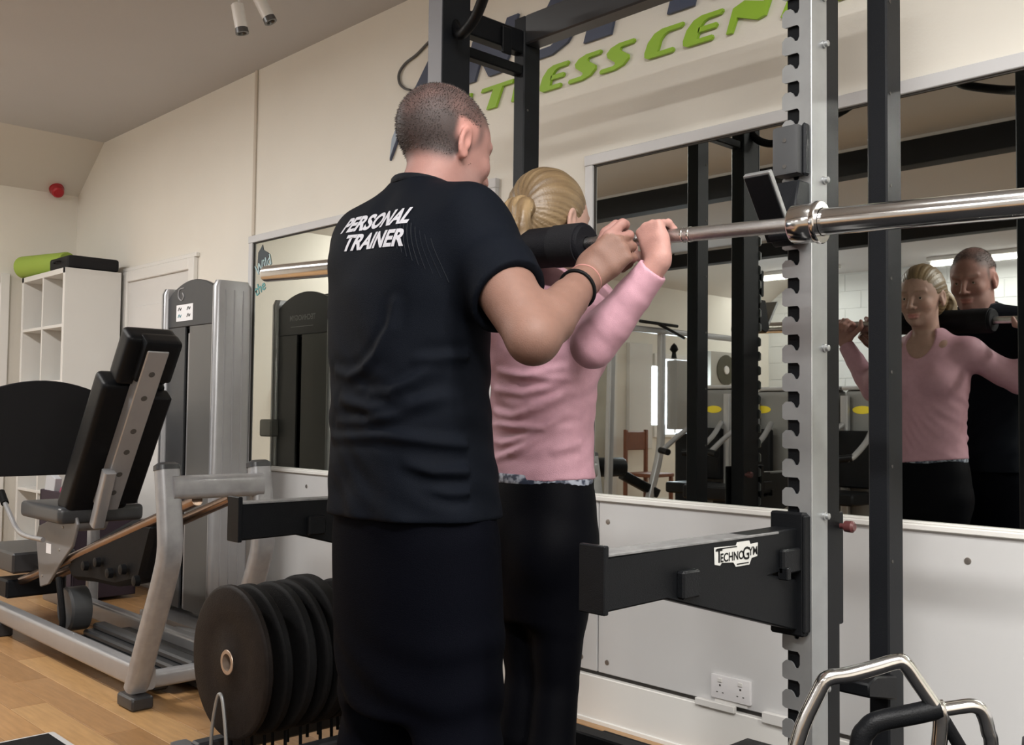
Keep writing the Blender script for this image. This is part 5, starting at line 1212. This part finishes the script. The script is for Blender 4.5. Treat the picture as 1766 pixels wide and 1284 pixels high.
for pts, am, wd in wfold: v.op(lambda X, Y, Z: ridge(X, Y, Z, pts, am, wd), (np.min(pts, 0)-.03)-np.array((0, .05, 0)), np.array((max(q[0] for q in pts)+.03, 1.69, max(q[2] for q in pts)+.03)), 0, 'disp', m=0)
for s_ in (-1, 1): v.ell((WX+s_*.068, 1.775, 1.245), (.060, .056, .062), None, .035)
for S_, E_, W_ in ((wSR, wER, wWR), (wSL, wEL, wWL)):
    S_, E_, W_ = map(np.array, (S_, E_, W_)); sg = 1 if S_[0] > WX else -1
    v.cap((WX+sg*.06, 1.702, 1.375), S_, .050, .052, .035)
    v.chain([S_, S_+(E_-S_)*.5, E_], [.055, .049, .043], .03)
    v.cap(E_+(S_-E_)*.30, E_+(W_-E_)*.32, .038, .036, .035)
    d_ = nz(W_-E_); v.chain([E_, E_+(W_-E_)*.25, E_+(W_-E_)*.6, W_-d_*.015], [.043, .044, .038, .032], .02)
    v.op(lambda X, Y, Z: .0002*np.sin(((X-E_[0])*d_[0]+(Y-E_[1])*d_[1]+(Z-E_[2])*d_[2])*210+40*(X+Y)), np.minimum(E_, W_)-.06, np.maximum(E_, W_)+.03, 0, 'disp', m=0)
    v.plane(W_-d_*.020, d_, W_-np.array((.07, .07, .035)), W_+np.array((.07, .07, .10)), .003)
    v.chain([W_-d_*.035, W_+d_*.02], [.0235, .029], .002, 'sub')
# scoop neck
v.ell((WX-.003, 1.80, 1.44), (.062, .085, .110), None, .006, 'sub')
v.ell((WX-.004, 1.715, 1.47), (.056, .052, .055), None, .004, 'sub')
v.plane((WX, 1.7, .941), (.10, .0, -1), (-2, 1.5, .88), (-1.3, 1.9, .98), .003)
PINK = mat('pink_jersey', (.50, .275, .335), .62, bump=.45, bscale=700, noise=.06, nscale=60)
top, TV_, TQ_ = v.mesh('top', PINK, wn, smooth=2)
# patterned waistband and leggings
v = Vol((-1.90, 1.54, .03), (-1.45, 1.88, .99), .0045)
v.stack([(.62, WX, 1.705, .105, .088), (.74, WX, 1.700, .140, .110), (.84, WX, 1.697, .150, .114), (.915, WX, 1.699, .145, .106), (.985, WX, 1.70, .128, .095)], p=2.1, k=.04)
for s_ in (1, -1):
    v.chain([(WX+s_*.066, 1.700, .80), (WX+s_*.056, 1.705, .62), (WX+s_*.050, 1.712, .48), (WX+s_*.055, 1.690, .34), (WX+s_*.062, 1.688, .08)], [.083, .064, .050, .054, .036], .03)
    v.ell((WX+s_*.065, 1.645, .79), (.065, .055, .075), None, .04)
v.plane((WX, 1.7, .06), (0, 0, -1), (-2, 1.4, 0), (-1.3, 1.95, .09), .003)
v.mesh('leggings', mat('black_leggings', (.0016, .0018, .0032), .6, spec=.06, bump=.2, bscale=500), wn, smooth=2)
wb = MB(); ringp = []
for k in range(40):
    a = 2*math.pi*k/40; ringp.append(Vector((WX+.1365*math.cos(a), 1.70+.1005*math.sin(a), .950-.004*math.sin(a))))
wbm = bpy.data.materials.new('patterned_waistband'); wbm.use_nodes = True; nt = wbm.node_tree; tc = _n(nt, 'ShaderNodeTexCoord'); vo = _n(nt, 'ShaderNodeTexNoise'); vo.inputs['Scale'].default_value = 70; rp = _n(nt, 'ShaderNodeValToRGB')
rp.color_ramp.elements[0].position = .42; rp.color_ramp.elements[0].color = (.03, .04, .07, 1); rp.color_ramp.elements[1].position = .60; rp.color_ramp.elements[1].color = (.35, .38, .45, 1)
nt.links.new(tc.outputs['Object'], vo.inputs['Vector']); nt.links.new(vo.outputs[0], rp.inputs[0]); nt.links.new(rp.outputs[0], nt.nodes['Principled BSDF'].inputs['Base Color'])
wb.sweep(ringp, rrect(.006, .022, .002, 2), closed=True).build('waistband', wbm, wn)
shoe(WX+.065, 1.70, .98, wn, SHOE, SOLE, -.15); shoe(WX-.065, 1.70, .98, wn, SHOE, SOLE, .15)
